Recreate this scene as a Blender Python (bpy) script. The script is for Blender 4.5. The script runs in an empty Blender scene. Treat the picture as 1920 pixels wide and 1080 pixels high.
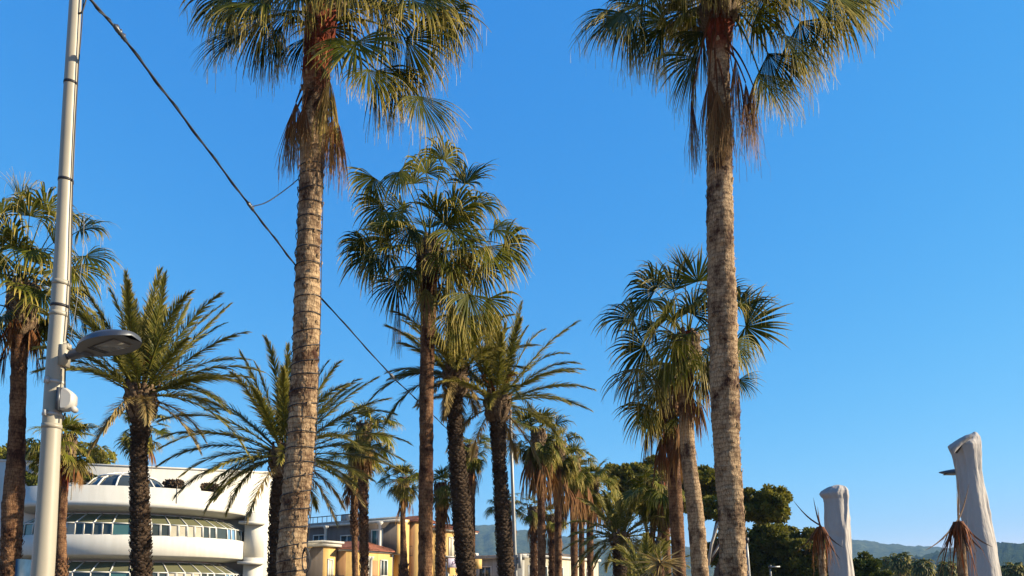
import bpy, math, random
import numpy as np
R = math.radians
C = bpy.context.scene.collection
scene = bpy.context.scene

# ---------------------------------------------------------------- camera
F = 1397.0; PX, PY = 960.0, 968.0; PITCH = R(6.0); EYE = 1.6
cam = bpy.data.cameras.new('camera'); camo = bpy.data.objects.new('camera', cam); C.objects.link(camo)
cam.sensor_fit = 'HORIZONTAL'; cam.sensor_width = 36.0; cam.lens = 36.0 * F / 1920.0
cam.shift_y = (PY - 540.0) / 1920.0
cam.clip_start = 0.1; cam.clip_end = 20000
camo.location = (0, 0, EYE); camo.rotation_euler = (R(90) + PITCH, 0, 0)
scene.camera = camo
cp, sp_ = math.cos(PITCH), math.sin(PITCH)
def at(px, py, d):
    """world point that stands at depth d (metres north of the viewer) in the direction of the pixel"""
    u = (px - PX) / F; v = (PY - py) / F
    y = cp - sp_ * v; z = sp_ + cp * v; t = d / y
    return np.array([u * t, d, EYE + z * t])

# ---------------------------------------------------------------- light
SUN_AZ = R(92.0)      # clockwise from +Y (the view) : from the right, a little behind the viewer
SUN_EL = R(25.0)
sdir = np.array([math.sin(SUN_AZ) * math.cos(SUN_EL), math.cos(SUN_AZ) * math.cos(SUN_EL), math.sin(SUN_EL)])
sun = bpy.data.lights.new('sun', 'SUN'); sun.energy = 5.0; sun.angle = R(0.5); sun.color = (1.0, 0.855, 0.62)
suno = bpy.data.objects.new('sun', sun); C.objects.link(suno)
from mathutils import Vector
suno.rotation_euler = Vector(tuple(sdir)).to_track_quat('Z', 'Y').to_euler()
suno.location = (30, -10, 30)
world = bpy.data.worlds.new('World'); scene.world = world; world.use_nodes = True
wn = world.node_tree; wn.nodes.clear()
sky = wn.nodes.new('ShaderNodeTexSky'); sky.sky_type = 'NISHITA'; sky.sun_disc = False
sky.sun_elevation = SUN_EL; sky.sun_rotation = SUN_AZ
sky.altitude = 0; sky.air_density = 0.7; sky.dust_density = 0.0; sky.ozone_density = 10.0
EXPO = 1.6
bg = wn.nodes.new('ShaderNodeBackground'); bg.inputs['Strength'].default_value = 0.15
wo = wn.nodes.new('ShaderNodeOutputWorld')
# the camera's blue response: each channel of the sky gets its own contrast
sepw = wn.nodes.new('ShaderNodeSeparateColor'); comw = wn.nodes.new('ShaderNodeCombineColor')
wn.links.new(sky.outputs[0], sepw.inputs[0])
for ch, (gam, k) in enumerate(((1.75, 6.2), (0.72, 1.22), (0.30, 1.04))):
    m1 = wn.nodes.new('ShaderNodeMath'); m1.operation = 'MULTIPLY'; m1.inputs[1].default_value = 0.178
    m2 = wn.nodes.new('ShaderNodeMath'); m2.operation = 'POWER'; m2.inputs[1].default_value = gam
    m3 = wn.nodes.new('ShaderNodeMath'); m3.operation = 'MULTIPLY'; m3.inputs[1].default_value = k / (0.15 * 2 ** EXPO)
    wn.links.new(sepw.outputs[ch], m1.inputs[0]); wn.links.new(m1.outputs[0], m2.inputs[0]); wn.links.new(m2.outputs[0], m3.inputs[0]); wn.links.new(m3.outputs[0], comw.inputs[ch])
wn.links.new(comw.outputs[0], bg.inputs[0]); wn.links.new(bg.outputs[0], wo.inputs[0])
scene.view_settings.view_transform = 'Standard'; scene.view_settings.look = 'None'
scene.view_settings.exposure = EXPO; scene.view_settings.gamma = 1.0
scene.cycles.max_bounces = 6; scene.cycles.transparent_max_bounces = 8

# ---------------------------------------------------------------- mesh helper
def nrm(v):
    v = np.asarray(v, float)
    return v / np.maximum(np.linalg.norm(v, axis=-1, keepdims=True), 1e-9)
UP = np.array([0, 0, 1.0])
class Geo:
    def __init__(s): s.v = []; s.f = []; s.a = []; s.n = 0
    def add(s, v, f, t=0.0, r=0.0, b=0.0):
        v = np.asarray(v, float).reshape(-1, 3); n = len(v)
        a = np.empty((n, 4)); a[:, 3] = 1
        a[:, 0] = np.broadcast_to(np.asarray(t, float).reshape(-1) if np.ndim(t) else t, n)
        a[:, 1] = np.broadcast_to(np.asarray(r, float).reshape(-1) if np.ndim(r) else r, n)
        a[:, 2] = np.broadcast_to(np.asarray(b, float).reshape(-1) if np.ndim(b) else b, n)
        s.v.append(v); s.a.append(a); s.f.append(np.asarray(f, int).reshape(-1, 4) + s.n); s.n += n
    def grid(s, P, t=0.0, r=0.0, b=0.0, closed=False):
        """P: (strips, sections, width, 3)"""
        if P.ndim == 3: P = P[None]
        S, K, W, _ = P.shape
        idx = np.arange(S * K * W).reshape(S, K, W)
        if closed: idx = np.concatenate([idx, idx[:, :, :1]], axis=2)
        q = np.stack([idx[:, :-1, :-1], idx[:, :-1, 1:], idx[:, 1:, 1:], idx[:, 1:, :-1]], axis=-1).reshape(-1, 4)
        def ex(x):
            x = np.asarray(x, float)
            return np.broadcast_to(x, (S, K, W)).reshape(-1) if x.ndim else float(x)
        s.add(P.reshape(-1, 3), q, ex(t), ex(r), ex(b))
    def tube(s, pts, rad, sides=8, t=0.0, r=0.0, b=0.0, caps=True, squash=1.0):
        pts = np.asarray(pts, float); K = len(pts); rad = np.broadcast_to(np.asarray(rad, float), K)
        T = nrm(np.gradient(pts, axis=0))
        ref = np.array([0.0, 1.0, 0.0]) if abs(T[0][1]) < 0.9 else UP
        A = nrm(np.cross(T, ref)); B = np.cross(T, A)
        th = np.linspace(0, 2 * np.pi, sides, endpoint=False)
        P = pts[:, None, :] + rad[:, None, None] * (np.cos(th)[None, :, None] * A[:, None, :] + squash * np.sin(th)[None, :, None] * B[:, None, :])
        if caps:
            P = np.concatenate([np.repeat(pts[:1, None], sides, 1), P, np.repeat(pts[-1:, None], sides, 1)], axis=0)
            tt = np.asarray(t, float)
            if tt.ndim: t = np.concatenate([tt[:1], tt, tt[-1:]])[:, None]
        s.grid(P, t, r, b, closed=True)
    def box(s, c, dim, rz=0.0, t=0.0, r=0.0, frame=None):
        h = np.array(dim, float) / 2
        k = np.array([[-1,-1,-1],[1,-1,-1],[1,1,-1],[-1,1,-1],[-1,-1,1],[1,-1,1],[1,1,1],[-1,1,1]]) * h
        if frame is None:
            M = np.array([[math.cos(rz), math.sin(rz), 0], [-math.sin(rz), math.cos(rz), 0], [0, 0, 1]])
        else: M = np.array(frame)
        s.add(k @ M + np.array(c, float), [[0,3,2,1],[4,5,6,7],[0,1,5,4],[1,2,6,5],[2,3,7,6],[3,0,4,7]], t, r)
    def lathe(s, c, prof, sides=24, t=0.0, r=0.0):
        th = np.linspace(0, 2 * np.pi, sides, endpoint=False)
        P = np.array([[[c[0] + q * math.cos(a), c[1] + q * math.sin(a), c[2] + z] for a in th] for q, z in prof])
        s.grid(P, t, r, closed=True)
    def build(s, name, mat, parent=None, loc=None, smooth=False):
        v = np.concatenate(s.v); f = np.concatenate(s.f); a = np.concatenate(s.a)
        off = np.zeros(3)
        if parent is not None:
            p = parent
            while p is not None: off = off + np.array(p.location); p = p.parent
        elif loc is not None: off = np.array(loc, float)
        m = bpy.data.meshes.new(name)
        m.vertices.add(len(v)); m.vertices.foreach_set('co', (v - off).astype(np.float32).ravel())
        m.loops.add(len(f) * 4); m.loops.foreach_set('vertex_index', f.astype(np.int32).ravel())
        m.polygons.add(len(f)); m.polygons.foreach_set('loop_start', np.arange(0, len(f) * 4, 4, dtype=np.int32))
        m.update(calc_edges=True)
        if smooth: m.polygons.foreach_set('use_smooth', np.ones(len(f), bool))
        ca = m.color_attributes.new('tone', 'FLOAT_COLOR', 'POINT')
        ca.data.foreach_set('color', a.astype(np.float32).ravel())
        m.materials.append(mat)
        o = bpy.data.objects.new(name, m); C.objects.link(o)
        if parent is not None: o.parent = parent
        elif loc is not None: o.location = loc
        return o
def thing(name, label, cat, loc, group=None):
    o = bpy.data.objects.new(name, None); C.objects.link(o); o.location = tuple(float(x) for x in loc)
    o['label'] = label; o['category'] = cat
    if group: o['group'] = group
    bpy.context.view_layer.update() if False else None
    return o
def tag(o, label=None, cat=None, group=None, kind=None):
    if label: o['label'] = label
    if cat: o['category'] = cat
    if group: o['group'] = group
    if kind: o['kind'] = kind
    return o

# ---------------------------------------------------------------- materials
def newmat(name):
    m = bpy.data.materials.new(name); m.use_nodes = True
    nt = m.node_tree; nt.nodes.clear()
    out = nt.nodes.new('ShaderNodeOutputMaterial'); p = nt.nodes.new('ShaderNodeBsdfPrincipled')
    nt.links.new(p.outputs[0], out.inputs[0])
    return m, nt, p, out
def nd(nt, typ, **kw):
    n = nt.nodes.new(typ)
    for k, v in kw.items():
        if k.startswith('_'): setattr(n, k[1:], v)
        else: n.inputs[k.replace('__', ' ')].default_value = v
    return n
def ramp(nt, fac, stops):
    n = nt.nodes.new('ShaderNodeValToRGB'); e = n.color_ramp.elements
    while len(e) < len(stops): e.new(0.5)
    for el, (p, c) in zip(e, stops): el.position = p; el.color = (*c, 1) if len(c) == 3 else c
    nt.links.new(fac, n.inputs[0]); return n
def mixc(nt, fac, a, b, mode='MIX'):
    n = nt.nodes.new('ShaderNodeMix'); n.data_type = 'RGBA'; n.blend_type = mode
    for k, v in ((0, fac), (6, a), (7, b)):
        if isinstance(v, (int, float)): n.inputs[k].default_value = v
        elif isinstance(v, tuple): n.inputs[k].default_value = (*v, 1)
        else: nt.links.new(v, n.inputs[k])
    return n.outputs[2]
def coords(nt, scale=(1, 1, 1)):
    tc = nt.nodes.new('ShaderNodeTexCoord'); mp = nt.nodes.new('ShaderNodeMapping'); mp.inputs['Scale'].default_value = scale
    nt.links.new(tc.outputs['Object'], mp.inputs[0]); return mp.outputs[0]
def noise(nt, scale, vec=None, detail=4, rough=0.6):
    n = nt.nodes.new('ShaderNodeTexNoise'); n.inputs['Scale'].default_value = scale; n.inputs['Detail'].default_value = detail; n.inputs['Roughness'].default_value = rough
    if vec is not None: nt.links.new(vec, n.inputs['Vector'])
    return n.outputs[0]
def bump(nt, p, h, strength=0.5, dist=0.02):
    b = nt.nodes.new('ShaderNodeBump'); b.inputs['Strength'].default_value = strength; b.inputs['Distance'].default_value = dist
    nt.links.new(h, b.inputs['Height']); nt.links.new(b.outputs[0], p.inputs['Normal'])
def plain(name, col, rough=0.6, metal=0.0, var=0.12, scale=3.0, bumpy=0.0, spec=0.4):
    col = tuple(c * 0.65 for c in col)
    m, nt, p, _ = newmat(name)
    v = coords(nt); n = noise(nt, scale, v, 5)
    lo = tuple(c * (1 - var) for c in col); hi = tuple(min(1, c * (1 + var)) for c in col)
    r = ramp(nt, n, [(0.3, lo), (0.7, hi)]); nt.links.new(r.outputs[0], p.inputs['Base Color'])
    p.inputs['Roughness'].default_value = rough; p.inputs['Metallic'].default_value = metal; p.inputs['Specular IOR Level'].default_value = spec
    if bumpy: bump(nt, p, noise(nt, scale * 12, v, 4), bumpy, 0.01)
    return m
def leafmat(name, base, base2, tip, tipstart=0.55, trans=0.3, rough=0.45, dead=(0.16, 0.09, 0.045)):
    """base/base2: two leaf greens mixed per leaf; tip: dry tip colour along each segment; blue channel: dead share"""
    base, base2, tip, dead = (tuple(c * k * 0.60 for c, k in zip(q, (1.08, 1.0, 0.8))) for q in (base, base2, tip, dead))
    m, nt, p, out = newmat(name)
    at_ = nt.nodes.new('ShaderNodeAttribute'); at_.attribute_name = 'tone'
    sep = nt.nodes.new('ShaderNodeSeparateColor'); nt.links.new(at_.outputs['Color'], sep.inputs[0])
    g = mixc(nt, sep.outputs[1], base, base2)
    rt = nt.nodes.new('ShaderNodeMapRange'); rt.inputs[1].default_value = tipstart; rt.inputs[2].default_value = 1.0; nt.links.new(sep.outputs[0], rt.inputs[0])
    g2 = mixc(nt, rt.outputs[0], g, tip)
    n = noise(nt, 9.0, coords(nt), 3)
    dr = ramp(nt, n, [(0.3, tuple(c * 0.55 for c in dead)), (0.7, tuple(c * 1.5 for c in dead))])
    g3 = mixc(nt, sep.outputs[2], g2, dr.outputs[0])
    nt.links.new(g3, p.inputs['Base Color']); p.inputs['Roughness'].default_value = rough; p.inputs['Specular IOR Level'].default_value = 0.12
    tr = nt.nodes.new('ShaderNodeBsdfTranslucent'); nt.links.new(g3, tr.inputs[0])
    ms = nt.nodes.new('ShaderNodeMixShader'); ms.inputs[0].default_value = trans
    nt.links.new(p.outputs[0], ms.inputs[1]); nt.links.new(tr.outputs[0], ms.inputs[2]); nt.links.new(ms.outputs[0], out.inputs[0])
    return m
M = {}
M['fan'] = leafmat('fan frond', (0.026, 0.044, 0.004), (0.165, 0.180, 0.014), (0.66, 0.54, 0.15), 0.58, 0.28, 0.55)
M['date'] = leafmat('feather frond', (0.090, 0.115, 0.024), (0.27, 0.26, 0.055), (0.60, 0.52, 0.17), 0.45, 0.35)
M['dry'] = leafmat('dry frond', (0.30, 0.145, 0.055), (0.13, 0.045, 0.018), (0.38, 0.24, 0.11), 0.5, 0.2, 0.7)
M['pale_dry'] = leafmat('straw frond', (0.42, 0.33, 0.15), (0.30, 0.22, 0.10), (0.55, 0.45, 0.25), 0.4, 0.25, 0.7)
M['needle'] = leafmat('pine needles', (0.07, 0.09, 0.016), (0.36, 0.34, 0.06), (0.2, 0.2, 0.04), 0.5, 0.3, 0.6)
M['dark_leaf'] = leafmat('dark foliage', (0.05, 0.07, 0.015), (0.27, 0.27, 0.05), (0.2, 0.2, 0.04), 0.5, 0.3, 0.6)
M['shrub_leaf'] = leafmat('shrub foliage', (0.05, 0.08, 0.016), (0.19, 0.21, 0.04), (0.14, 0.16, 0.04), 0.5, 0.2, 0.6)
M['dry_shrub'] = leafmat('dry shrub', (0.10, 0.07, 0.055), (0.17, 0.12, 0.09), (0.22, 0.16, 0.1), 0.5, 0.1, 0.7)
M['rust'] = leafmat('rusty dead leaf', (0.34, 0.10, 0.035), (0.12, 0.045, 0.02), (0.30, 0.16, 0.07), 0.7, 0.15, 0.7)
M['spear'] = leafmat('dark spear leaf', (0.10, 0.05, 0.035), (0.14, 0.07, 0.045), (0.10, 0.05, 0.03), 0.7, 0.05, 0.6)
M['orange'] = leafmat('orange stalks', (0.50, 0.15, 0.03), (0.62, 0.22, 0.05), (0.55, 0.2, 0.05), 0.5, 0.1, 0.5)

def barkmat(name, pale, dark, patch=(0.45, 0.62), ring=24.0, reddish=(0.24, 0.05, 0.02), fiss=60.0, bstr=0.9):
    """palm bark: pale ground, brown patches, ring scars, fine upright cracks; tone red channel blends to the reddish sheath"""
    pale, dark, reddish = (tuple(c * k * 0.60 for c, k in zip(q, (1.05, .98, .9))) for q in (pale, dark, reddish))
    m, nt, p, _ = newmat(name)
    v1 = coords(nt, (1.6, 1.6, 1.1)); n1 = noise(nt, 1.3, v1, 7, 0.75)
    r1 = ramp(nt, n1, [(patch[0], dark), (patch[1], pale)])
    v2 = coords(nt, (1, 1, 0.16)); n2 = noise(nt, fiss, v2, 3, 0.7)
    r2 = ramp(nt, n2, [(0.36, (0.30, 0.24, 0.20)), (0.56, (1, 1, 1))])
    v3 = coords(nt, (1, 1, 1)); w = nt.nodes.new('ShaderNodeTexWave'); w.wave_type = 'BANDS'; w.bands_direction = 'Z'; w.wave_profile = 'SAW'
    w.inputs['Scale'].default_value = ring / 6.2; w.inputs['Distortion'].default_value = 5.0; w.inputs['Detail'].default_value = 4; w.inputs['Detail Scale'].default_value = 1.6
    nt.links.new(v3, w.inputs['Vector'])
    r3 = ramp(nt, w.outputs[0], [(0.0, (0.42, 0.34, 0.30)), (0.22, (1, 1, 1)), (0.8, (0.9, 0.9, 0.9)), (1.0, (0.6, 0.55, 0.5))])
    a = mixc(nt, 0.78, r1.outputs[0], r2.outputs[0], 'MULTIPLY'); b = mixc(nt, 0.75, a, r3.outputs[0], 'MULTIPLY')
    at_ = nt.nodes.new('ShaderNodeAttribute'); at_.attribute_name = 'tone'
    sep = nt.nodes.new('ShaderNodeSeparateColor'); nt.links.new(at_.outputs['Color'], sep.inputs[0])
    n4 = noise(nt, 14.0, coords(nt, (1, 1, 0.3)), 4)
    rr = ramp(nt, n4, [(0.35, tuple(c * 0.4 for c in reddish)), (0.65, tuple(c * 1.7 for c in reddish))])
    c = mixc(nt, sep.outputs[0], b, rr.outputs[0])
    nt.links.new(c, p.inputs['Base Color']); p.inputs['Roughness'].default_value = 0.85; p.inputs['Specular IOR Level'].default_value = 0.2
    mt = nt.nodes.new('ShaderNodeMath'); mt.operation = 'ADD'; nt.links.new(n2, mt.inputs[0]); nt.links.new(w.outputs[0], mt.inputs[1])
    bump(nt, p, mt.outputs[0], bstr, 0.035)
    return m
M['bark'] = barkmat('fan palm bark', (0.74, 0.56, 0.36), (0.11, 0.050, 0.030), (0.40, 0.54))
M['bark_brown'] = barkmat('brown fan palm bark', (0.42, 0.245, 0.135), (0.085, 0.034, 0.018), (0.42, 0.57))
M['bark_dark'] = barkmat('date palm bark', (0.17, 0.12, 0.08), (0.045, 0.030, 0.021), (0.38, 0.62), 10.0, (0.12, 0.06, 0.03))
M['boot'] = barkmat('leaf base', (0.36, 0.27, 0.18), (0.11, 0.065, 0.042), (0.35, 0.55), 8.0)
M['bark_pine'] = plain('pine bark', (0.13, 0.085, 0.06), 0.9, var=0.4, scale=6, bumpy=0.6)
M['branch_pale'] = plain('pale branch', (0.5, 0.45, 0.38), 0.8, var=0.2, scale=5)
# ---------------------------------------------------------------- palm pieces
def fan_blade(g, H, T, S, rad, rng, span=3.6, droop=1.0, nseg=34, K=7, cup=0.25, dead=0.0, tone=None, threads=0.0, wid=1.0, drs=0.35, sj=0.42, rag=0.10):
    """costapalmate blade: pleated segments joined near the hastula H, split and hanging towards the tips"""
    T = nrm(T); S = nrm(S - T * np.dot(S, T)); N = np.cross(T, S)
    if N[2] < 0: N = -N
    a = np.linspace(-span / 2, span / 2, nseg) + rng.normal(0, 0.02, nseg)
    da = span / nseg
    d = np.cos(a)[:, None] * T + np.sin(a)[:, None] * S + cup * np.abs(np.sin(a))[:, None] * N
    d = nrm(d); L = rad * (0.80 + 0.20 * np.cos(a * 0.8)) * rng.uniform(0.9 - rag * 1.6, 1.08, nseg)
    w0 = nrm(-np.sin(a)[:, None] * T + np.cos(a)[:, None] * S)
    s = np.linspace(0, 1, K)
    rs = np.clip((s - drs) / (1 - drs), 0, 1) ** 1.4
    jit = rng.normal(0, rag, (nseg, 3)); dj = rng.uniform(0.6, 1.5, nseg)
    D = d[:, None, :] + (-UP)[None, None, :] * (droop * 2.6 * rs[None, :] * dj[:, None])[..., None] + jit[:, None, :] * s[None, :, None]
    D = nrm(D)
    step = (L / (K - 1))[:, None, None] * (D[:, :-1] + D[:, 1:]) / 2
    pos = np.concatenate([np.zeros((nseg, 1, 3)), np.cumsum(step, axis=1)], axis=1) + H
    w = w0[:, None, :] - D * np.sum(w0[:, None, :] * D, axis=-1, keepdims=True)
    w = nrm(w + 0.15 * np.cross(N[None, None, :], D))
    fused = np.clip(s / sj, 0.05, 1); tap = np.where(s > sj, np.clip(1 - (s - sj) / (1 - sj), 0, 1) ** 0.75, 1.0)
    hw = (L * sj * math.sin(da / 2) * 1.12 * wid)[:, None] * (fused * tap)[None, :]
    hw = np.maximum(hw, 0.0025)
    P = np.stack([pos - w * hw[..., None], pos + N * (hw * 0.55)[..., None], pos + w * hw[..., None]], axis=2)
    tone = rng.uniform(0, 1) if tone is None else tone
    t = np.broadcast_to(s[None, :, None], (nseg, K, 3)) * rng.uniform(0.75, 1.15, (nseg, 1, 1))
    r = np.clip(tone + rng.normal(0, 0.12, (nseg, 1, 1)), 0, 1) * np.ones((1, K, 3))
    g.grid(P, t, r, dead)
    if threads > 0:
        n = int(nseg * threads); i = rng.integers(0, nseg, n); k = rng.integers(K // 2, K - 1, n)
        p0 = pos[i, k]; ln = rng.uniform(0.15, 0.45, n) * rad
        q = np.linspace(0, 1, 4)
        side = rng.normal(0, 0.35, (n, 3)); side[:, 2] = 0
        c = p0[:, None] + (side[:, None] * (q[None, :, None] - 0.6 * q[None, :, None] ** 2) - UP * (q ** 1.3)[None, :, None]) * ln[:, None, None]
        ww = nrm(np.cross(rng.normal(0, 1, (n, 3)), UP))[:, None] * 0.0026
        g.grid(np.stack([c - ww, c + ww], axis=2), 1.0, 0.5, dead * 0.3)

def bez(p0, p1, p2, n):
    t = np.linspace(0, 1, n)[:, None]
    return (1 - t) ** 2 * p0 + 2 * t * (1 - t) * p1 + t * t * p2
def petiole(g, pts, r0, r1, tone=0.5, dead=0.0, sides=5):
    g.tube(pts, np.linspace(r0, r1, len(pts)), sides, 0.1, tone, dead, caps=False, squash=0.5)

def fan_leaf(g, base, az, el, plen, rad, rng, droop=1.0, span=3.6, nseg=30, K=7, dead=0.0, tone=None, threads=0.0, prad=0.022, sag=0.35, wid=1.0, bladeel=None, drs=0.35, rag=0.10):
    o = np.array([math.cos(az), math.sin(az), 0.0])
    D0 = o * math.cos(el) + UP * math.sin(el)
    e1 = el - sag * (0.5 + math.cos(el))
    D1 = o * math.cos(e1) + UP * math.sin(e1)
    base = np.asarray(base, float)
    mid = base + D0 * plen * 0.55; H = mid + D1 * plen * 0.5
    petiole(g, bez(base, mid, H, 6), prad, prad * 0.45, 0.9, dead)
    e2 = (e1 - 0.25) if bladeel is None else bladeel
    T = o * math.cos(e2) + UP * math.sin(e2)
    S = np.array([-o[1], o[0], 0]) + rng.normal(0, 0.32, 3)
    fan_blade(g, H, T, S, rad, rng, span, droop, nseg, K, dead=dead, tone=tone, threads=threads, wid=wid, drs=drs, rag=rag)

def feather(g, base, az, el, L, rng, sag=0.9, nleaf=55, ll=0.42, lw=0.022, tone=None, dead=0.0, roll=0.0, rach=0.02):
    """pinnate frond: arching rachis with two rows of narrow leaflets"""
    o = np.array([math.cos(az), math.sin(az), 0.0]); side = np.array([-o[1], o[0], 0.0])
    K = 16; s = np.linspace(0, 1, K)
    D0 = o * math.cos(el) + UP * math.sin(el)
    D = nrm(D0[None] + (-UP)[None] * (sag * s ** 1.6)[:, None] + side[None] * (roll * s)[:, None])
    pos = base + np.concatenate([[np.zeros(3)], np.cumsum((D[:-1] + D[1:]) / 2 * L / (K - 1), axis=0)])
    g.tube(pos, np.linspace(rach, 0.005, K), 4, 0.2, 0.9, dead, caps=False)
    tone = rng.uniform(0, 1) if tone is None else tone
    u = np.linspace(0.16, 1.0, nleaf)
    for sgn in (-1, 1):
        uu = np.clip(u + rng.normal(0, 0.004, nleaf), 0, 1)
        p = np.stack([np.interp(uu, s, pos[:, k]) for k in range(3)], -1)
        Tn = nrm(np.stack([np.interp(uu, s, D[:, k]) for k in range(3)], -1))
        Sd = nrm(np.cross(Tn, np.cross(side, Tn))) * sgn; Nn = nrm(np.cross(Tn, Sd)) * sgn
        al = np.interp(uu, [0.16, 0.4, 1], [0.95, 0.68, 0.28]) + rng.normal(0, 0.08, nleaf)
        be = rng.choice([0.25, 0.75, 0.05], nleaf) + rng.normal(0, 0.1, nleaf)
        d = nrm(Tn * np.cos(al)[:, None] + (Sd * np.cos(be)[:, None] + Nn * np.sin(be)[:, None]) * np.sin(al)[:, None])
        ln = ll * np.interp(uu, [0.16, 0.35, 0.7, 1], [0.45, 1.0, 0.95, 0.45]) * rng.uniform(0.85, 1.1, nleaf)
        q = np.array([0, 0.5, 1.0])
        c = p[:, None] + d[:, None] * (q[None, :] * ln[:, None])[..., None] - UP * (0.18 * q[None, :] ** 2 * ln[:, None])[..., None]
        wv = nrm(np.cross(d, nrm(Nn + 0.5 * Sd + rng.normal(0, 0.2, (nleaf, 3)))))[:, None] * (lw / 2) * np.array([0.8, 1.0, 0.12])[None, :, None]
        t = np.broadcast_to(q[None, :, None], (nleaf, 3, 2)) * 0.8 + (uu[:, None, None] * 0.2)
        g.grid(np.stack([c - wv, c + wv], axis=2), t, np.clip(tone + rng.normal(0, 0.15, (nleaf, 1, 1)), 0, 1) * np.ones((1, 3, 2)), dead)

def resample(pts, step):
    pts = np.asarray(pts, float); seg = np.linalg.norm(np.diff(pts, axis=0), axis=1); L = np.concatenate([[0], np.cumsum(seg)])
    n = max(int(L[-1] / step), 4); u = np.linspace(0, L[-1], n)
    # smooth the polyline a little
    P = np.stack([np.interp(u, L, pts[:, k]) for k in range(3)], -1)
    k = max(3, int(0.8 / step)) | 1
    pad = np.pad(P, ((k // 2, k // 2), (0, 0)), mode='edge'); ker = np.ones(k) / k
    Q = np.stack([np.convolve(pad[:, i], ker, 'valid') for i in range(3)], -1)
    Q[0] = P[0]; Q[-1] = P[-1]
    return Q, u / L[-1], L[-1]

def trunk_path(px_pts, d):
    """pixel points from the lowest seen to the top; continued straight down to the ground"""
    w = [at(x, y, d) for x, y in px_pts]
    a, b = w[0], w[1]
    dirn = (a - b) / np.linalg.norm(a - b)
    k = a[2] / max(-dirn[2], 0.2)
    foot = a + dirn * k * 0.999; foot[0] = a[0] + (foot[0] - a[0]) * 0.6; foot[2] = 0.0
    return np.array([foot] + w)

def ring_trunk(g, path, rads, rng, sheath=0.0, sides=20, step=0.035, rough=1.0, flare=True):
    """rads: list of radii along path points; sheath: metres of reddish sheath at the top"""
    Q, u, L = resample(path, step); n = len(Q)
    pl = np.concatenate([[0], np.cumsum(np.linalg.norm(np.diff(path, axis=0), axis=1))]); pl /= pl[-1]
    rad = np.interp(u, pl, rads)
    if flare: rad = rad * (1 + 0.45 * np.exp(-u * L / 0.35))
    per = max(2, int(round(0.075 / step)))
    cuts = [0]
    while cuts[-1] < n: cuts.append(cuts[-1] + int(rng.integers(max(1, per - 1), per + 3)))
    cuts = np.array(cuts); rid = np.searchsorted(cuts, np.arange(n), side='right') - 1
    saw = (np.arange(n) - cuts[rid]) / (cuts[rid + 1] - cuts[rid]); lf = 1 + rng.uniform(0.01, 0.07, len(cuts))[rid] * rough * (saw - 0.5)
    th = np.linspace(0, 2 * np.pi, sides, endpoint=False)
    low = rng.normal(0, 1, (len(cuts) + 1, sides)); low = low[rid] + 1.8 * (rng.uniform(0, 1, (len(cuts) + 1, sides)) > .96)[rid] * (saw[:, None] > .5)
    slow = np.interp(np.arange(n), np.linspace(0, n, max(4, n // 18)), rng.normal(0, 0.03, max(4, n // 18)))
    rr = rad[:, None] * lf[:, None] * (1 + 0.027 * rough * low + 0.012 * rough * rng.normal(0, 1, (n, sides)) + slow[:, None])
    P = Q[:, None, :] + rr[..., None] * np.stack([np.cos(th), np.sin(th), 0 * th], -1)[None]
    if sides > 20: boots(g, Q, u, L, rad, rng, .5, L - 1.0, size=.05, out=.018, rise=.05, per=3, step=.13)
    top = np.clip((u * L - (L - sheath)) / max(0.12, sheath * 0.2), 0, 1) if sheath > 0 else np.zeros(n)
    g.grid(P, top[:, None], 0.0, 0.0, closed=True)
    return Q, u, L, rad

def boots(g, Q, u, L, rad, rng, z0, z1, size=0.09, out=0.05, rise=0.10, per=9, step=0.075, shape=1.0):
    """leaf-base stubs in a spiral between z0 and z1 metres along the trunk"""
    nrow = int((z1 - z0) / step)
    if nrow < 1: return
    row = np.repeat(np.arange(nrow), per); k = np.tile(np.arange(per), nrow)
    s = z0 + row * step + rng.normal(0, step * 0.2, len(row)); th = (k + 0.5 * (row % 2) + row * 0.12) * 2 * np.pi / per + rng.normal(0, 0.06, len(row))
    uu = np.clip(s / L, 0, 1)
    c = np.stack([np.interp(uu, u, Q[:, i]) for i in range(3)], -1); r = np.interp(uu, u, rad)
    o = np.stack([np.cos(th), np.sin(th), 0 * th], -1); sd = np.stack([-np.sin(th), np.cos(th), 0 * th], -1)
    m = rng.uniform(0.7, 1.35, len(row))
    prof = [(-0.04, -0.35, 1.0), (0.45, 0.05, 1.05), (1.0, 0.7, 0.72), (0.85, 1.0, 0.5), (-0.1, 0.9, 0.5)]
    P = []
    for a, b, w in prof:
        cc = c + o * (r + a * out * m)[:, None] + UP * (b * rise * m)[:, None]
        ww = sd * (size * w / 2 * m)[:, None]
        bulge = o * (out * 0.35 * (a > 0) * m)[:, None]
        P.append(np.stack([cc - ww, cc + bulge, cc + ww], axis=1))
    P = np.stack(P, axis=1)
    g.grid(P, 0.0, rng.uniform(0, 1, (len(row), 1, 1)) * np.ones((1, 5, 3)))

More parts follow.
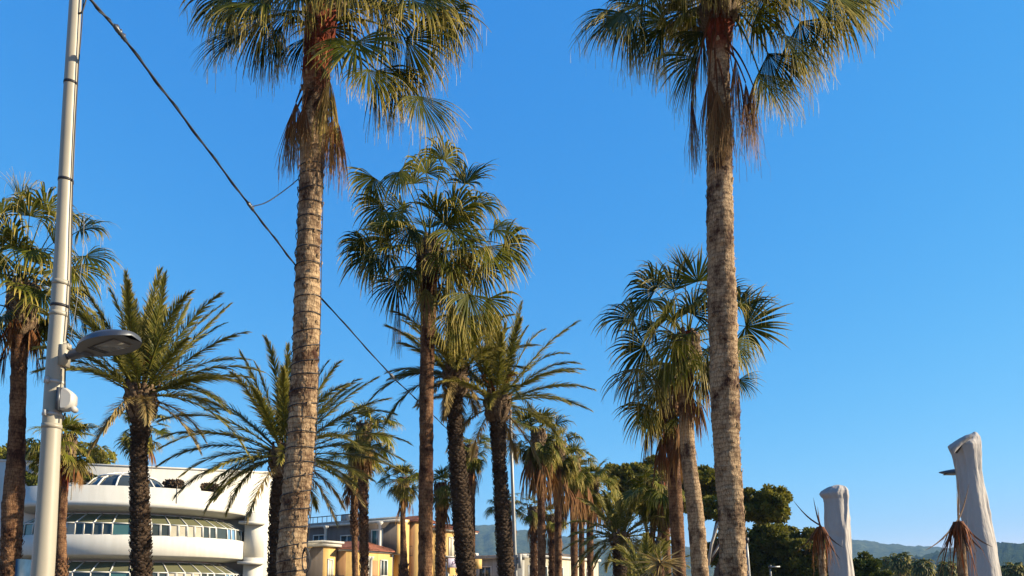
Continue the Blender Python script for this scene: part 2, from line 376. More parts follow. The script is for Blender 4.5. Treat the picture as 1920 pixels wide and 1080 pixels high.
# ---------------------------------------------------------------- whole palms
def fan_palm(label, px, d, w, seed, crown=2.3, n=34, group='fan palms along the promenade', nseg=28, K=6, skirt=14, skirt_len=1.0, specs=None, bark='bark', sheath=0.5,
             el=(1.35, -0.75), tone=0.0, threads=0.5, lean=0.0, boot_zone=None, rough=1.0, wid=1.0, name='fan_palm', head=0.45, hang=1.0, mask=None):
    """px: pixel points of the trunk, lowest seen first and the crown's heart last; w: trunk widths in pixels at those points"""
    rng = np.random.default_rng(seed)
    path = trunk_path(px, d)
    rads = [w[0] / F * d / 2 * 1.12] + [x / F * d / 2 for x in w]
    root = thing(name, label, 'palm tree', path[0], group)
    g = Geo(); Q, u, L, rad = ring_trunk(g, path, rads, rng, sheath, sides=24 if d < 13 else 14, step=0.03 if d < 13 else 0.06, rough=rough)
    hub = path[-1]; r_t = rads[-1]
    if boot_zone:
        for z0, z1, bs in boot_zone:
            boots(g, Q, u, L, rad, rng, z0 * L, z1 * L, size=0.10 * bs, out=0.05 * bs, rise=0.12 * bs, per=8, step=0.10)
    g.build('trunk', M[bark], root, smooth=not boot_zone)
    # swollen head of split leaf bases below the heart
    gb = Geo(); boots(gb, Q, u, L, rad * 1.02, rng, L - head - 0.1, L, size=0.12, out=0.10, rise=0.20, per=9, step=0.09)
    gb.build('leaf_bases', M['boot'], root)
    g = Geo()
    n = int(n * 1.35)
    for i in range(n):
        q = (i + 0.5) / n
        e = el[0] + (el[1] - el[0]) * q ** 0.85 + rng.normal(0, 0.22)
        az = i * 2.39996 + rng.normal(0, 0.7) + seed
        if mask and mask(az % (2 * math.pi), e): continue
        pl = crown * 0.56 * (0.75 + 0.35 * math.sin(math.pi * min(q * 1.3, 1))) * rng.uniform(0.45, 1.08) * (0.6 if q < .18 else 1) * (1 - .3 * q)
        bl = min(1.15, crown * 0.46) * rng.uniform(0.62, 1.2)
        b0 = hub + np.array([math.cos(az), math.sin(az), 0]) * r_t * 0.6 - UP * (q * head)
        tn = np.clip(rng.uniform(0.0, 0.65) + tone + q * 0.25, 0, 1)
        dd = 0.0 if rng.uniform() > q - 0.45 else rng.uniform(0.2, 0.6)
        fan_leaf(g, b0, az, e, pl, bl, rng, drs=rng.uniform(.3, .5), droop=hang * rng.uniform(0.4, 1.5) * (0.35 if q < .15 else 1) + 0.5 * q, span=rng.uniform(2.6, 4.2), nseg=nseg, K=K, tone=tn, dead=dd, threads=threads, prad=0.020, sag=rng.uniform(0.25, 0.5), wid=wid)
    if specs: specs(g, rng, hub, d)
    g.build('crown', M['fan'], root)
    if skirt:
        g = Geo()
        for i in range(skirt):
            az = i * 2.39996 + rng.normal(0, 0.3); 
            b0 = hub + np.array([math.cos(az), math.sin(az), 0]) * r_t * 0.8 - UP * rng.uniform(0.3, 0.3 + head)
            e = rng.uniform(-1.45, -0.7)
            fan_leaf(g, b0, az, e, skirt_len * rng.uniform(0.35, 0.7), skirt_len * rng.uniform(0.7, 1.1), rng, droop=1.6, span=rng.uniform(0.7, 1.5), nseg=max(12, nseg // 2), K=K, dead=0.0, tone=rng.uniform(0, 1), threads=threads, sag=0.3, wid=1.3, bladeel=-1.4, drs=0.0, rag=.22)
        g.build('dead_fronds', M['dry'], root)
    return root

def date_palm(label, px, d, w, seed, n=46, L=2.6, group='date palms along the promenade', nleaf=88, el=(1.45, -0.5), sag=(0.6, 1.3), stalks=0, bark='bark_dark', ll=0.38, lw=0.021, fronds=None, neck=0.7, tone=0.0, mask=None, dying=5, name='date_palm', bsz=1.0):
    rng = np.random.default_rng(seed)
    path = trunk_path(px, d)
    rads = [w[0] / F * d / 2 * 1.1] + [x / F * d / 2 for x in w]
    root = thing(name, label, 'palm tree', path[0], group)
    g = Geo(); Q, u, TL, rad = ring_trunk(g, path, [r * 0.93 for r in rads], rng, 0.0, sides=14, step=0.06, rough=1.6)
    boots(g, Q, u, TL, rad, rng, max(0.0, TL - 8), TL - neck, size=0.095 * bsz, out=0.035 * bsz, rise=0.055 * bsz, per=11, step=0.07)
    g.build('trunk', M[bark], root)
    gb = Geo(); boots(gb, Q, u, TL, rad * 1.03, rng, TL - neck, TL + 0.02, size=0.13 * bsz, out=0.11 * bsz, rise=0.22 * bsz, per=9, step=0.10)
    gb.build('leaf_bases', M['boot'], root)
    hub = path[-1]
    g = Geo()
    for i in range(n):
        q = (i + 0.5) / n
        e = el[0] + (el[1] - el[0]) * q ** 1.1 + rng.normal(0, 0.08)
        az = i * 2.39996 + rng.normal(0, 0.12) + seed * 1.7
        if mask and mask(az % (2 * math.pi), e): continue
        b0 = hub + np.array([math.cos(az), math.sin(az), 0]) * rads[-1] * 0.7 - UP * q * 0.25
        feather(g, b0, az, e, L * rng.uniform(0.85, 1.1) * (0.8 + 0.3 * math.sin(math.pi * q)), rng, sag=rng.uniform(*sag) * (0.6 + 0.6 * q), nleaf=nleaf, ll=ll, lw=lw, tone=np.clip(rng.uniform(0, 0.7) + tone, 0, 1), roll=rng.normal(0, 0.12))
    for (az, e, LL, sg) in (fronds or []):
        b0 = hub + np.array([math.cos(az), math.sin(az), 0]) * rads[-1] * 0.7 - UP * 0.2
        feather(g, b0, az, e, LL, rng, sag=sg, nleaf=nleaf, ll=ll, lw=lw, tone=rng.uniform(0, 0.6))
    g.build('crown', M['date'], root)
    if dying:
        g = Geo()
        for i in range(dying):
            az = rng.uniform(0, 2 * math.pi)
            feather(g, hub - UP * 0.3, az, rng.uniform(-0.7, 0.1), L * rng.uniform(0.6, 0.9), rng, sag=1.6, nleaf=nleaf, ll=ll * 0.9, lw=lw, tone=rng.uniform(0, 1))
        g.build('dead_fronds', M['pale_dry'], root)
    if stalks:
        g = Geo()
        for i in range(stalks):
            az = rng.uniform(0, 2 * math.pi); e = rng.uniform(0.5, 1.15)
            o = np.array([math.cos(az), math.sin(az), 0]); tip = hub + (o * math.cos(e) + UP * math.sin(e)) * rng.uniform(0.5, 0.8)
            petiole(g, bez(hub, (hub + tip) / 2 + UP * 0.05, tip, 5), 0.018, 0.012, 0.5)
            for k in range(22):
                q = tip + (o * 0.6 + rng.normal(0, 0.35, 3)) * 0.35 * rng.uniform(0.5, 1) + UP * 0.08
                petiole(g, bez(tip, (tip + q) / 2 + UP * 0.04, q, 4), 0.006, 0.004, rng.uniform(0, 1), sides=3)
        g.build('fruit_stalks', M['orange'], root)
    return root

# ---- leaves laid out one by one for the two nearest palms
def spec_leaf(g, rng, d, base, H, ddb, ddh, tdir, radm, droop, span, nseg=56, K=9, sj=.52, rag=.10, tone=0.3, dead=0.0, threads=1.3, facing=None, raise_=0.25, prad=0.024, cup=0.22, drs=0.35, wid=1.0):
    """base, H: pixels of the petiole's foot and the blade's hastula; ddb, ddh: metres in front of (-) or behind the trunk; tdir: blade axis (right, up, away)"""
    P0 = at(base[0], base[1], d + ddb); P2 = at(H[0], H[1], d + ddh)
    mid = (P0 + P2) / 2 + UP * raise_ * np.linalg.norm(P2 - P0)
    petiole(g, bez(P0, mid, P2, 8), prad, prad * 0.5, 0.85, dead, sides=6)
    T = nrm(np.array([tdir[0], tdir[2], tdir[1]], float))
    if facing is None:
        o = P2 - P0; o[2] = 0; o = nrm(o) if np.linalg.norm(o) > 0.05 else np.array([0, -1.0, 0])
        S = np.array([-o[1], o[0], 0]); ip = np.array([T[2], 0, -T[0]]); ip = ip if np.dot(ip, S) >= 0 else -ip
        S = nrm(0.75 * ip + 0.6 * S)
    else: S = np.array(facing, float)
    fan_blade(g, P2, T, S, radm, rng, span, droop, nseg, K, cup=cup, dead=dead, tone=tone, threads=threads, drs=drs, wid=wid, sj=sj, rag=rag)

def laid_out(hub_px, leaves):
    """leaves of a middle distance palm: hastula x, y; blade axis right, up; length in pixels; droop; span; tone; metres nearer (-) or farther; dead"""
    def f(g, rng, hub, d):
        for L in leaves:
            hx, hy, tx, ty, rp, dr, sp, tn, dd = L[:9]; dead = L[9] if len(L) > 9 else 0.0
            spec_leaf(g, rng, d, (hub_px[0] + rng.uniform(-6, 6), hub_px[1] + rng.uniform(0, 25)), (hx, hy), dd * .15, dd, (tx, ty, dd * .3), rp / F * d, dr, sp, nseg=34, K=7, tone=tn, dead=dead, threads=.8, raise_=.22, prad=.020, sj=.45, wid=1.0)
    return f
# ---------------------------------------------------------------- setting
def sheet(name, x0, x1, y0, y1, z, mat, nx=1, ny=1, hf=None):
    X, Y = np.meshgrid(np.linspace(x0, x1, nx + 1), np.linspace(y0, y1, ny + 1))
    Z = np.full_like(X, z) if hf is None else hf(X, Y)
    g = Geo(); g.grid(np.stack([X, Y, Z], -1)); return tag(g.build(name, mat), kind='structure')
M['soil'] = plain('dry soil', (0.16, 0.14, 0.09), 0.95, var=0.3, scale=0.4, bumpy=0.3)
M['paving'] = plain('pale paving', (0.24, 0.22, 0.19), 0.85, var=0.12, scale=0.7, bumpy=0.2)
M['asphalt'] = plain('asphalt', (0.055, 0.055, 0.055), 0.9, var=0.2, scale=1.5, bumpy=0.3)
M['kerb'] = plain('kerb stone', (0.45, 0.43, 0.40), 0.85)
M['paint'] = plain('road paint', (0.75, 0.75, 0.72), 0.7)
sheet('ground', -6000, 6000, -200, 9000, 0.0, M['soil'])
sheet('promenade', -11, 14, -20, 130, 0.004, M['paving'])
sheet('road', -19, -12, -20, 130, 0.004, M['asphalt'])
g = Geo(); g.box((-11.5, 55, 0.06), (0.9, 150, 0.13)); tag(g.build('kerb', M['kerb']), kind='structure')
g = Geo()
for k in range(24): g.add([[-15.58, -18 + k * 6, 0.009], [-15.42, -18 + k * 6, 0.009], [-15.42, -15 + k * 6, 0.009], [-15.58, -15 + k * 6, 0.009]], [[0, 1, 2, 3]])
tag(g.build('road_markings', M['paint']), kind='structure')

def hillmat(name, c1, c2, scale):
    m, nt, p, _ = newmat(name); v = coords(nt)
    n = noise(nt, scale, v, 8, 0.7); r = ramp(nt, n, [(0.35, c1), (0.65, c2)]); nt.links.new(r.outputs[0], p.inputs['Base Color']); p.inputs['Roughness'].default_value = 1.0
    p.inputs['Specular IOR Level'].default_value = 0.0
    bump(nt, p, noise(nt, scale * 3, v, 6, 0.8), 1.0, 8.0); return m
M['hill'] = hillmat('wooded hill', (0.018, 0.032, 0.012), (0.10, 0.11, 0.045), 0.03)
M['hill_near'] = hillmat('near wooded hill', (0.012, 0.024, 0.008), (0.05, 0.07, 0.025), 0.06)
def ridge(name, prof, d, depth, mat, seed, rough=1.0):
    """prof: pixel outline of the crest (x, y) seen at distance d"""
    rng = np.random.default_rng(seed)
    n = 260; xs = np.linspace(prof[0][0], prof[-1][0], n); ys = np.interp(xs, [p[0] for p in prof], [p[1] for p in prof])
    crest = np.array([at(x, y, d) for x, y in zip(xs, ys)])
    K = 26; P = np.zeros((K, n, 3))
    lump = np.convolve(rng.normal(0, 1, n + 8), np.ones(9) / 9, 'valid')
    for k in range(K):
        s = k / (K - 1); f = math.sin(math.pi * 0.5 * min(1, s / 0.6)) if s < 0.6 else math.cos(math.pi * 0.5 * (s - 0.6) / 0.4)
        nz = np.convolve(rng.normal(0, 1, n + 4), np.ones(5) / 5, 'valid')
        yy = d + (s - 0.6) * depth; sc = yy / d
        P[k, :, 0] = crest[:, 0] * (sc if s < 0.6 else 1) ; P[k, :, 1] = yy + lump * depth * 0.02
        P[k, :, 2] = crest[:, 2] * f * (1 + 0.05 * nz * (0 < s < 1) * (f < 0.98) + 0.0) + rng.normal(0, 1, n) * rough * d * 0.0006 * (f > 0.05)
    P[0, :, 2] = -2; P[-1, :, 2] = -2
    g = Geo(); g.grid(P); return tag(g.build(name, mat, smooth=True), kind='structure')
ridge('hills', [(560, 1060), (700, 1015), (800, 998), (880, 991), (930, 991), (960, 996), (1040, 1010), (1120, 1018), (1250, 1030), (1400, 1024), (1540, 1017), (1620, 1020), (1700, 1027), (1800, 1032), (1900, 1040), (2100, 1060), (2300, 1090)], 2600, 1800, M['hill'], 1)
ridge('hill_spur', [(1500, 1095), (1640, 1062), (1760, 1040), (1840, 1027), (1880, 1023), (1960, 1024), (2100, 1020), (2400, 1040), (2700, 1090)], 1300, 700, M['hill_near'], 2, 1.6)

# ---------------------------------------------------------------- the two nearest palms
def spec_A(g, rng, hub, d):
    L = lambda *a, **k: spec_leaf(g, rng, d, *a, **k)
    L((590, -5), (500, 4), -.2, -.7, (-1, -.30, -.25), 1.30, .9, 3.0, tone=.35)                  # upper left, hangs over
    L((585, 25), (462, 58), -.1, -.3, (-.85, -.75, -.1), 1.05, .75, 2.6, tone=.1)
    L((583, 10), (430, -12), .1, .3, (-1, -.35, .1), 0.95, 1.0, 2.8, tone=.1)
    L((584, 45), (524, 52), .3, .2, (-.15, -1, .1), 0.95, 1.1, 1.7, tone=.05)
    L((605, 60), (668, 78), -.25, -.9, (.18, -.95, -.40), 0.92, .35, 3.9, tone=.75, facing=(1, 0, 0.12), nseg=42, cup=.1)  # broad fan facing the viewer
    L((612, 40), (762, 72), -.1, -.1, (.75, -.65, -.1), 1.10, .45, 2.6, tone=.3)
    L((612, 20), (800, -8), .2, .3, (.9, -.4, .1), 1.05, 1.2, 3.4, tone=.1)
    L((612, 10), (770, -2), -.1, -.5, (.7, -.6, -.3), 1.05, 1.2, 3.4, tone=.2)
    L((610, 80), (785, 180), -.1, -.2, (.45, -.95, .0), 0.98, .55, 2.5, tone=.25)
    L((610, 90), (706, 132), .1, .2, (.45, -.9, .1), 0.98, .8, 2.2, tone=.15)
    L((608, 90), (690, 130), -.2, -.6, (.35, -.9, -.2), 0.80, .6, 2.4, tone=.55)
    L((598, 20), (560, -10), -.3, -.8, (-.1, -.75, -.5), 0.95, 1.6, 3.2, tone=.7, dead=.35)         # dry tips hanging before the heart
    L((600, 10), (640, -22), -.3, -.8, (.15, -.75, -.5), 0.95, 1.6, 3.2, tone=.8, dead=.3)
    L((600, 0), (690, -18), -.3, -.7, (.3, -.75, -.3), 0.85, 1.6, 3.2, tone=.6, dead=.15)
    L((590, 10), (505, -8), -.3, -.6, (-.3, -.75, -.3), 0.95, 1.6, 3.0, tone=.6, dead=.1)
    L((588, 40), (545, 20), -.2, -.6, (-.35, -.95, -.3), .95, .9, 2.6, tone=.25)
    L((590, 55), (500, 30), .1, .1, (-.5, -.95, .1), 1.05, .8, 2.4, tone=.05)
    L((610, 30), (720, 20), .2, .2, (.4, -.9, .1), 1.05, .9, 2.6, tone=.05)
    L((612, 50), (830, 20), .1, .2, (.5, -.85, .1), 1.0, .8, 2.4, tone=.15)
    L((611, 75), (742, 130), .1, .3, (.3, -1, .1), .95, .8, 2.2, tone=.05)
    L((595, 60), (575, 70), .3, .35, (-.1, -1, .1), 0.8, 1.0, 1.8, tone=.05)
    # folded tan fronds lying along the trunk
    L((598, 120), (618, 150), -.3, -.42, (.0, -1, .0), 1.05, 1.2, .8, tone=.6, dead=.6, nseg=34, raise_=.1, wid=1.4, drs=0, rag=.2)
def skirt_A(root, d):
    rng = np.random.default_rng(77); g = Geo()
    L = lambda *a, **k: spec_leaf(g, rng, d, *a, nseg=46, raise_=.15, drs=0.0, wid=2.0, rag=.2, sj=.35, **k)
    L((575, 150), (555, 192), .2, .1, (-.10, -1, .05), 1.15, 1.1, 1.1, tone=.2, dead=0)
    L((580, 160), (570, 200), -.15, -.28, (-.05, -1, 0), .85, 1.1, .9, tone=.6, dead=0)
    L((575, 170), (552, 215), .25, .2, (-.08, -1, 0), 1.0, 1.1, .9, tone=.9, dead=0)
    L((604, 160), (622, 225), .25, .15, (.06, -1, .05), 1.05, 1.1, 1.1, tone=.7, dead=0)
    L((604, 180), (628, 215), .1, 0, (.05, -1, 0), 1.15, 1.1, .8, tone=1, dead=0)
    L((604, 130), (608, 165), -.3, -.35, (-.02, -1, 0), .95, 1.1, .6, tone=.1, dead=0)
    g.build('dead_fronds', M['dry'], root)
A = fan_palm('nearest palm left of centre, its pale trunk wound with black light cable', [(545, 1090), (548, 1000), (553, 950), (563, 850), (571.5, 700), (575.5, 600), (578, 480), (581, 400), (585, 300), (589, 220), (594, 130), (601, 50), (606, -30)], 11.0,
             [52, 52, 54, 54, 50, 49, 47, 46, 46, 47, 56, 60, 52], 3, crown=2.1, n=16, el=(1.45, 0.3), nseg=36, K=8, skirt=0, specs=spec_A, sheath=1.9, threads=1.0, head=0.35)
skirt_A(A, 11.0)

def spec_B(g, rng, hub, d):
    L = lambda *a, **k: spec_leaf(g, rng, d, *a, **k)
    L((1330, -25), (1168, 24), -.1, -.4, (-.85, -.75, -.1), 1.15, .7, 2.7, tone=.35)
    L((1330, -15), (1182, 30), -.2, -.1, (-.35, -1, -.1), 1.15, .9, 2.3, tone=.2)
    L((1333, 0), (1240, 56), .1, .3, (-.45, -1, .1), 1.10, .9, 1.9, tone=.05)
    L((1335, 50), (1303, 108), .1, .1, (-.55, -1, -.1), 1.15, .5, 2.0, tone=.45)
    L((1362, -10), (1473, 66), .1, -.1, (.35, -.95, -.2), 1.30, .5, 2.6, tone=.4)
    L((1365, 20), (1424, 138), -.1, -.3, (.55, -.95, -.1), 1.15, .4, 2.2, tone=.3)
    L((1362, -20), (1535, -20), -.1, -.3, (.75, -.75, -.2), 1.45, .35, 2.6, tone=.85)
    L((1362, -25), (1500, -10), -.2, -.8, (.45, -.85, -.3), 1.15, .7, 3.0, tone=.7)
    L((1362, -35), (1610, -55), .1, .2, (.75, -.7, .1), 1.05, .9, 2.6, tone=.6)
    L((1362, -25), (1440, -20), .3, .5, (.15, -.9, .2), 1.05, 1.0, 3.0, tone=.2)
    L((1335, -30), (1215, -45), .2, .3, (-.6, -.4, .2), 0.9, 1.5, 3.2, tone=.2)
    L((1340, -30), (1290, -35), .2, .4, (-.2, -.9, .1), 0.75, 1.5, 2.8, tone=.3)
    L((1345, -30), (1330, -40), -.25, -.5, (-.1, -.85, -.4), 0.85, 1.8, 3.2, tone=.8, dead=.45)
    L((1333, -10), (1205, 10), .1, .1, (-.5, -.95, 0), 1.15, .8, 2.2, tone=.05)
    L((1335, 30), (1318, 60), .2, .2, (-.4, -1, .1), 1.1, .8, 2.0, tone=.1)
    L((1362, -5), (1500, 40), .2, .2, (.4, -.95, .1), 1.2, .7, 2.2, tone=.1)
    L((1362, 5), (1440, 100), .2, .2, (.4, -1, .1), 1.2, .6, 2.0, tone=.05)
    L((1362, -20), (1560, -10), .2, .2, (.5, -.9, .1), 1.3, .6, 2.3, tone=.4)
    L((1355, -30), (1378, -40), -.25, -.5, (.2, -.85, -.4), 0.80, 1.8, 3.2, tone=.8, dead=.35)
def skirt_B(root, d):
    rng = np.random.default_rng(78); g = Geo()
    def L(*a, wid=2.2, **k): spec_leaf(g, rng, d, *a, nseg=46, raise_=k.pop('raise_', .3), drs=0.0, rag=.2, sj=.35, wid=wid, **k)
    L((1336, 20), (1296, 185), -.25, -.3, (.04, -1, 0), 1.30, 1.1, .30, tone=1, wid=2.2, raise_=.15)
    L((1338, 60), (1330, 148), -.2, -.3, (.02, -1, 0), 1.35, 1.1, .75, tone=.6)
    L((1340, 90), (1345, 170), -.3, -.33, (.02, -1, 0), 1.25, 1.1, .7, tone=.1)
    L((1358, 60), (1378, 112), -.25, -.36, (.0, -1, 0), 1.55, 1.1, .55, tone=.5)
    L((1360, 90), (1398, 155), -.2, -.3, (.03, -1, 0), 1.45, 1.1, .60, tone=.9)
    L((1362, 80), (1412, 160), .1, 0, (-.02, -1, 0), 1.30, 1.1, .55, tone=.3)
    L((1345, 110), (1362, 190), -.3, -.35, (.0, -1, 0), 1.05, 1.1, .6, tone=.0)
    for x0, x1, y1 in ((1342, 1340, 150), (1362, 1366, 130), (1350, 1378, 160)):
        petiole(g, np.array([at(x0, 10, d - .28), at((x0 + x1) / 2, 70, d - .36), at(x1, y1, d - .33)]), .012, .008, 1)
    g.build('dead_fronds', M['dry'], root)
B = fan_palm('tall near palm right of centre with a bare grey trunk and hanging brown fronds', [(1375, 1090), (1371, 950), (1363, 860), (1358, 700), (1355, 600), (1350, 430), (1349, 300), (1348, 180), (1347, 110), (1349, 40), (1352, -35)], 12.5,
             [50, 48, 50, 54, 55, 50, 48, 44, 42, 58, 56], 8, crown=2.1, n=16, el=(1.45, 0.3), nseg=36, K=8, skirt=0, specs=spec_B, sheath=1.6, threads=1.0, head=0.75)
skirt_B(B, 12.5)

# ---------------------------------------------------------------- fan palms of the row
W9 = laid_out((803, 455), [
    (872, 345, .5, .7, 85, .5, 3.4, .2, .2), (888, 385, .75, .15, 95, .9, 3.6, .3, .2), (850, 400, .8, .1, 95, 1.0, 3.2, .4, -.6), (945, 458, .65, -.3, 85, .8, 3.6, .3, .1),
    (912, 462, .6, -.8, 110, .6, 2.6, .8, -.3), (878, 552, .15, -1, 95, .6, 2.8, .4, -.5), (700, 332, -.35, -.6, 75, .9, 3.2, .5, .1), (748, 322, .1, -.7, 80, 1.1, 3.4, .8, -.3),
    (718, 385, -.6, -.4, 80, .9, 3.3, .35, .1), (737, 398, .0, -1, 85, .5, 3.4, .7, -.7), (700, 472, -.85, -.45, 95, .9, 3.4, .1, .1), (728, 478, -.5, -.8, 90, .8, 3.0, .25, -.5),
    (745, 528, -.5, -.8, 80, .6, 2.6, .25, .1), (800, 325, .1, .6, 80, 1.3, 3.6, .8, .3), (832, 300, .2, .7, 80, 1.4, 3.6, .8, -.2), (775, 345, -.3, .7, 75, 1.2, 3.4, .5, .5),
    (848, 432, .4, -.8, 85, .8, 3.2, .6, -.8), (770, 430, -.4, -.7, 85, .8, 3.2, .3, -.7), (798, 540, .0, -1, 95, .9, 1.3, .9, -.6, .45), (845, 520, .2, -1, 120, .9, 1.5, .8, -.4, .25),
    (835, 470, .35, -.9, 100, .8, 2.8, .6, -.6), (900, 500, .5, -.8, 90, .7, 3.0, .5, .3), (770, 500, -.3, -.9, 85, .8, 2.6, .2, .6), (747, 560, -.03, -1, 110, 1.2, .35, .9, .2, 1.0),
    (885, 592, .3, -1, 85, .8, 2.6, .85, .1), (850, 588, .1, -1, 90, .9, 2.4, .9, -.3), (915, 560, .45, -.9, 85, .8, 2.8, .7, .2), (925, 430, .8, -.1, 80, 1.1, 3.2, .7, -.3), (860, 470, .5, -.7, 90, .9, 3.0, .1, .6), (685, 455, -.7, -.3, 70, 1.0, 3.0, .2, .5)])
W22 = laid_out((1288, 628), [
    (1308, 528, .02, 1, 88, .1, 3.6, .35, .1), (1283, 512, -.1, 1, 65, .15, 1.4, .3, .2), (1262, 542, -.55, .75, 95, .4, 3.2, .1, .1), (1228, 545, -.55, .45, 80, .9, 3.4, .2, -.1), (1216, 562, -.2, -.5, 75, .8, 3.2, .35, -.4),
    (1188, 598, -.95, .2, 105, .75, 3.4, .1, .1), (1228, 618, -.7, -.3, 60, .8, 3.0, .2, .3), (1210, 650, -.75, -.5, 95, .7, 3.2, .25, .2), (1195, 690, -.3, -.9, 95, .9, 2.4, .7, -.3, .5), (1215, 760, -.35, -.95, 90, .7, 2.8, .3, .4),
    (1300, 590, .3, .5, 70, .5, 3.4, .15, -.5), (1385, 575, .75, .5, 85, .35, 3.8, .25, .1), (1398, 612, .95, -.1, 98, .15, 3.8, .2, .2), (1378, 640, .5, -.8, 80, .7, 3.2, .5, -.3), (1385, 712, .85, -.5, 52, .4, 2.2, .2, .3),
    (1250, 680, -.3, -.9, 85, .9, 2.8, .8, -.6, .2), (1262, 640, -.2, -.9, 80, 1.0, 2.8, .8, -.7), (1320, 690, .3, -1, 100, .9, 2.0, .6, -.4, .3), (1232, 720, -.2, -1, 90, .9, 2.4, .9, .2, .3), (1350, 560, .4, .7, 80, .5, 3.2, .2, .5), (1330, 650, .5, -.8, 90, .8, 3.0, .4, .4)])
W1 = laid_out((42, 528), [
    (38, 385, .0, 1, 72, .3, .9, .3, .1), (85, 395, .2, .9, 80, 1.0, 3.0, .8, -.2), (55, 405, .1, .8, 80, 1.2, 3.2, .8, -.5), (150, 432, .75, .25, 85, .9, 3.2, .1, .2), (160, 480, .7, -.3, 80, .8, 3.2, .2, -.2),
    (135, 500, .5, -.8, 95, .8, 3.0, .5, -.5), (78, 545, .05, -1, 78, .4, 3.3, .3, -.8), (160, 592, .1, -1, 62, .4, 2.8, .15, .1), (-5, 470, -.5, -.5, 85, .8, 3.2, .5, .1), (5, 400, -.5, .5, 80, 1.0, 3.2, .6, .2),
    (-5, 600, -.2, -1, 90, .6, 2.2, .1, .2), (20, 445, -.2, .2, 85, 1.2, 3.2, .7, -.7), (100, 455, .4, .0, 85, 1.1, 3.2, .7, -.8), (125, 545, .4, -.9, 90, .8, 2.6, .6, .3), (60, 470, .1, -.3, 80, 1.1, 3.2, .8, -.9), (110, 420, .5, .5, 80, 1.0, 3.2, .4, .5)])
fan_palm('fan palm at the left edge partly behind the tall lamp post', [(18, 1090), (24, 950), (31, 850), (35, 700), (38, 630), (44, 530)], 16.0, [33, 37, 29, 28, 30, 34], 11, specs=W1, crown=2.1, n=12, bark='bark_brown', sheath=.45, boot_zone=[(.05, .35, .5)], head=1.0, el=(1.5, -.6), nseg=26, skirt=10, skirt_len=.9)
fan_palm('tall fan palm in the middle of the row with a slim reddish ringed trunk', [(797, 1090), (798, 1000), (799, 850), (800, 700), (803, 600), (806, 455)], 18.0, [27, 27, 27, 27, 30, 36], 12, specs=W9, crown=2.2, n=12, bark='bark_brown', sheath=.9, head=.8, el=(1.45, -.55), nseg=28, skirt=6, skirt_len=.9)
fan_palm('green fan palm just behind the tall near trunk on the right', [(1314, 1090), (1304, 960), (1291, 860), (1286, 780), (1286, 700), (1289, 625)], 17.0, [33, 31, 28, 28, 32, 34], 13, specs=W22, crown=2.1, n=12, sheath=.8, head=.8, el=(1.45, -.55), nseg=28, skirt=9, skirt_len=1.0)
fan_palm('fan palm with the longest brown skirt of dead fronds, on the right', [(1275, 1090), (1268, 960), (1262, 860), (1256, 780), (1250, 695)], 20.0, [24, 26, 24, 23, 26], 14, crown=1.7, n=20, tone=.3, bark='bark_brown', sheath=.5, head=1.2, el=(.9, -1.25), nseg=26, skirt=13, skirt_len=1.3)
fan_palm('low drooping fan palm before the pine crown, under the hanging skirts', [(1252, 1090), (1248, 1000), (1238, 905)], 29.0, [15, 15, 17], 15, crown=1.9, n=30, tone=.35, bark='bark_brown', head=.8, el=(1.0, -1.2), nseg=18, K=5, skirt=14)
small = dict(nseg=24, K=5, threads=.35, wid=1.05)
fan_palm('small fan palm above the white building, beside the lamp post', [(114, 1090), (115, 980), (119, 900), (126, 815)], 27.0, [22, 16, 19, 20], 16, crown=1.75, n=30, tone=.35, bark='bark_brown', sheath=2.2, boot_zone=[(.0, .4, .8)], head=.9, skirt=6, **small)
fan_palm('fan palm whose leaves fan out behind the dark date palm trunk on the left', [(268, 1090), (268, 950), (267, 800)], 31.0, [17, 17, 19], 17, crown=1.6, n=26, tone=.25, bark='bark_brown', head=.6, skirt=4, el=(1.3, -.7), **small)
fan_palm('fan palm with a stubbly trunk of pale cut leaf bases over the yellow house', [(683, 1090), (682, 1000), (680, 900), (684, 795)], 29.0, [12, 14, 16, 17], 18, crown=1.7, n=36, tone=.25, bark='bark_brown', boot_zone=[(.05, .92, .9)], head=.9, skirt=12, **small)
fan_palm('fan palm with a smooth reddish lower trunk in front of the yellow house', [(666, 1090), (665, 1040), (664, 960), (668, 855)], 31.0, [11, 11, 12, 15], 19, crown=1.5, n=26, tone=.35, bark='bark_brown', boot_zone=[(.55, .9, .9)], head=.8, skirt=8, **small)
fan_palm('slim fan palm with a tuft of cut stubs low on its trunk', [(757, 1090), (757, 1045), (755, 980), (757, 895)], 37.0, [20, 14, 10, 13], 20, crown=1.65, n=34, tone=.35, bark='bark_brown', boot_zone=[(.0, .42, .9)], head=.6, skirt=8, el=(1.45, -.9), **small)
fan_palm('fan palm half hidden behind the slim middle trunk, shaggy with leaf stubs', [(825, 1090), (826, 1000), (828, 905)], 33.0, [17, 18, 18], 21, crown=1.45, n=26, tone=.3, bark='bark_brown', boot_zone=[(.0, .95, .8)], head=.6, skirt=8, **small)
fan_palm('fan palm peeking out right of the thick dark date trunk', [(884, 1090), (884, 950), (882, 835)], 32.0, [14, 14, 17], 22, crown=1.35, n=28, tone=.3, bark='bark_brown', head=.6, skirt=10, **small)
fan_palm('low fan palm spreading behind the thin grey mast', [(958, 1090), (956, 1020), (950, 940)], 36.0, [12, 12, 14], 23, crown=1.35, n=26, tone=.3, bark='bark_brown', head=.5, skirt=8, **small)
fan_palm('dark fan palm first of the clump right of the grey mast', [(1016, 1090), (1015, 950), (1012, 860), (1008, 805)], 29.0, [15, 15, 16, 18], 24, crown=1.9, n=38, tone=.0, bark='bark_brown', head=.9, skirt=18, skirt_len=1.4, el=(1.5, -1.1), **small)
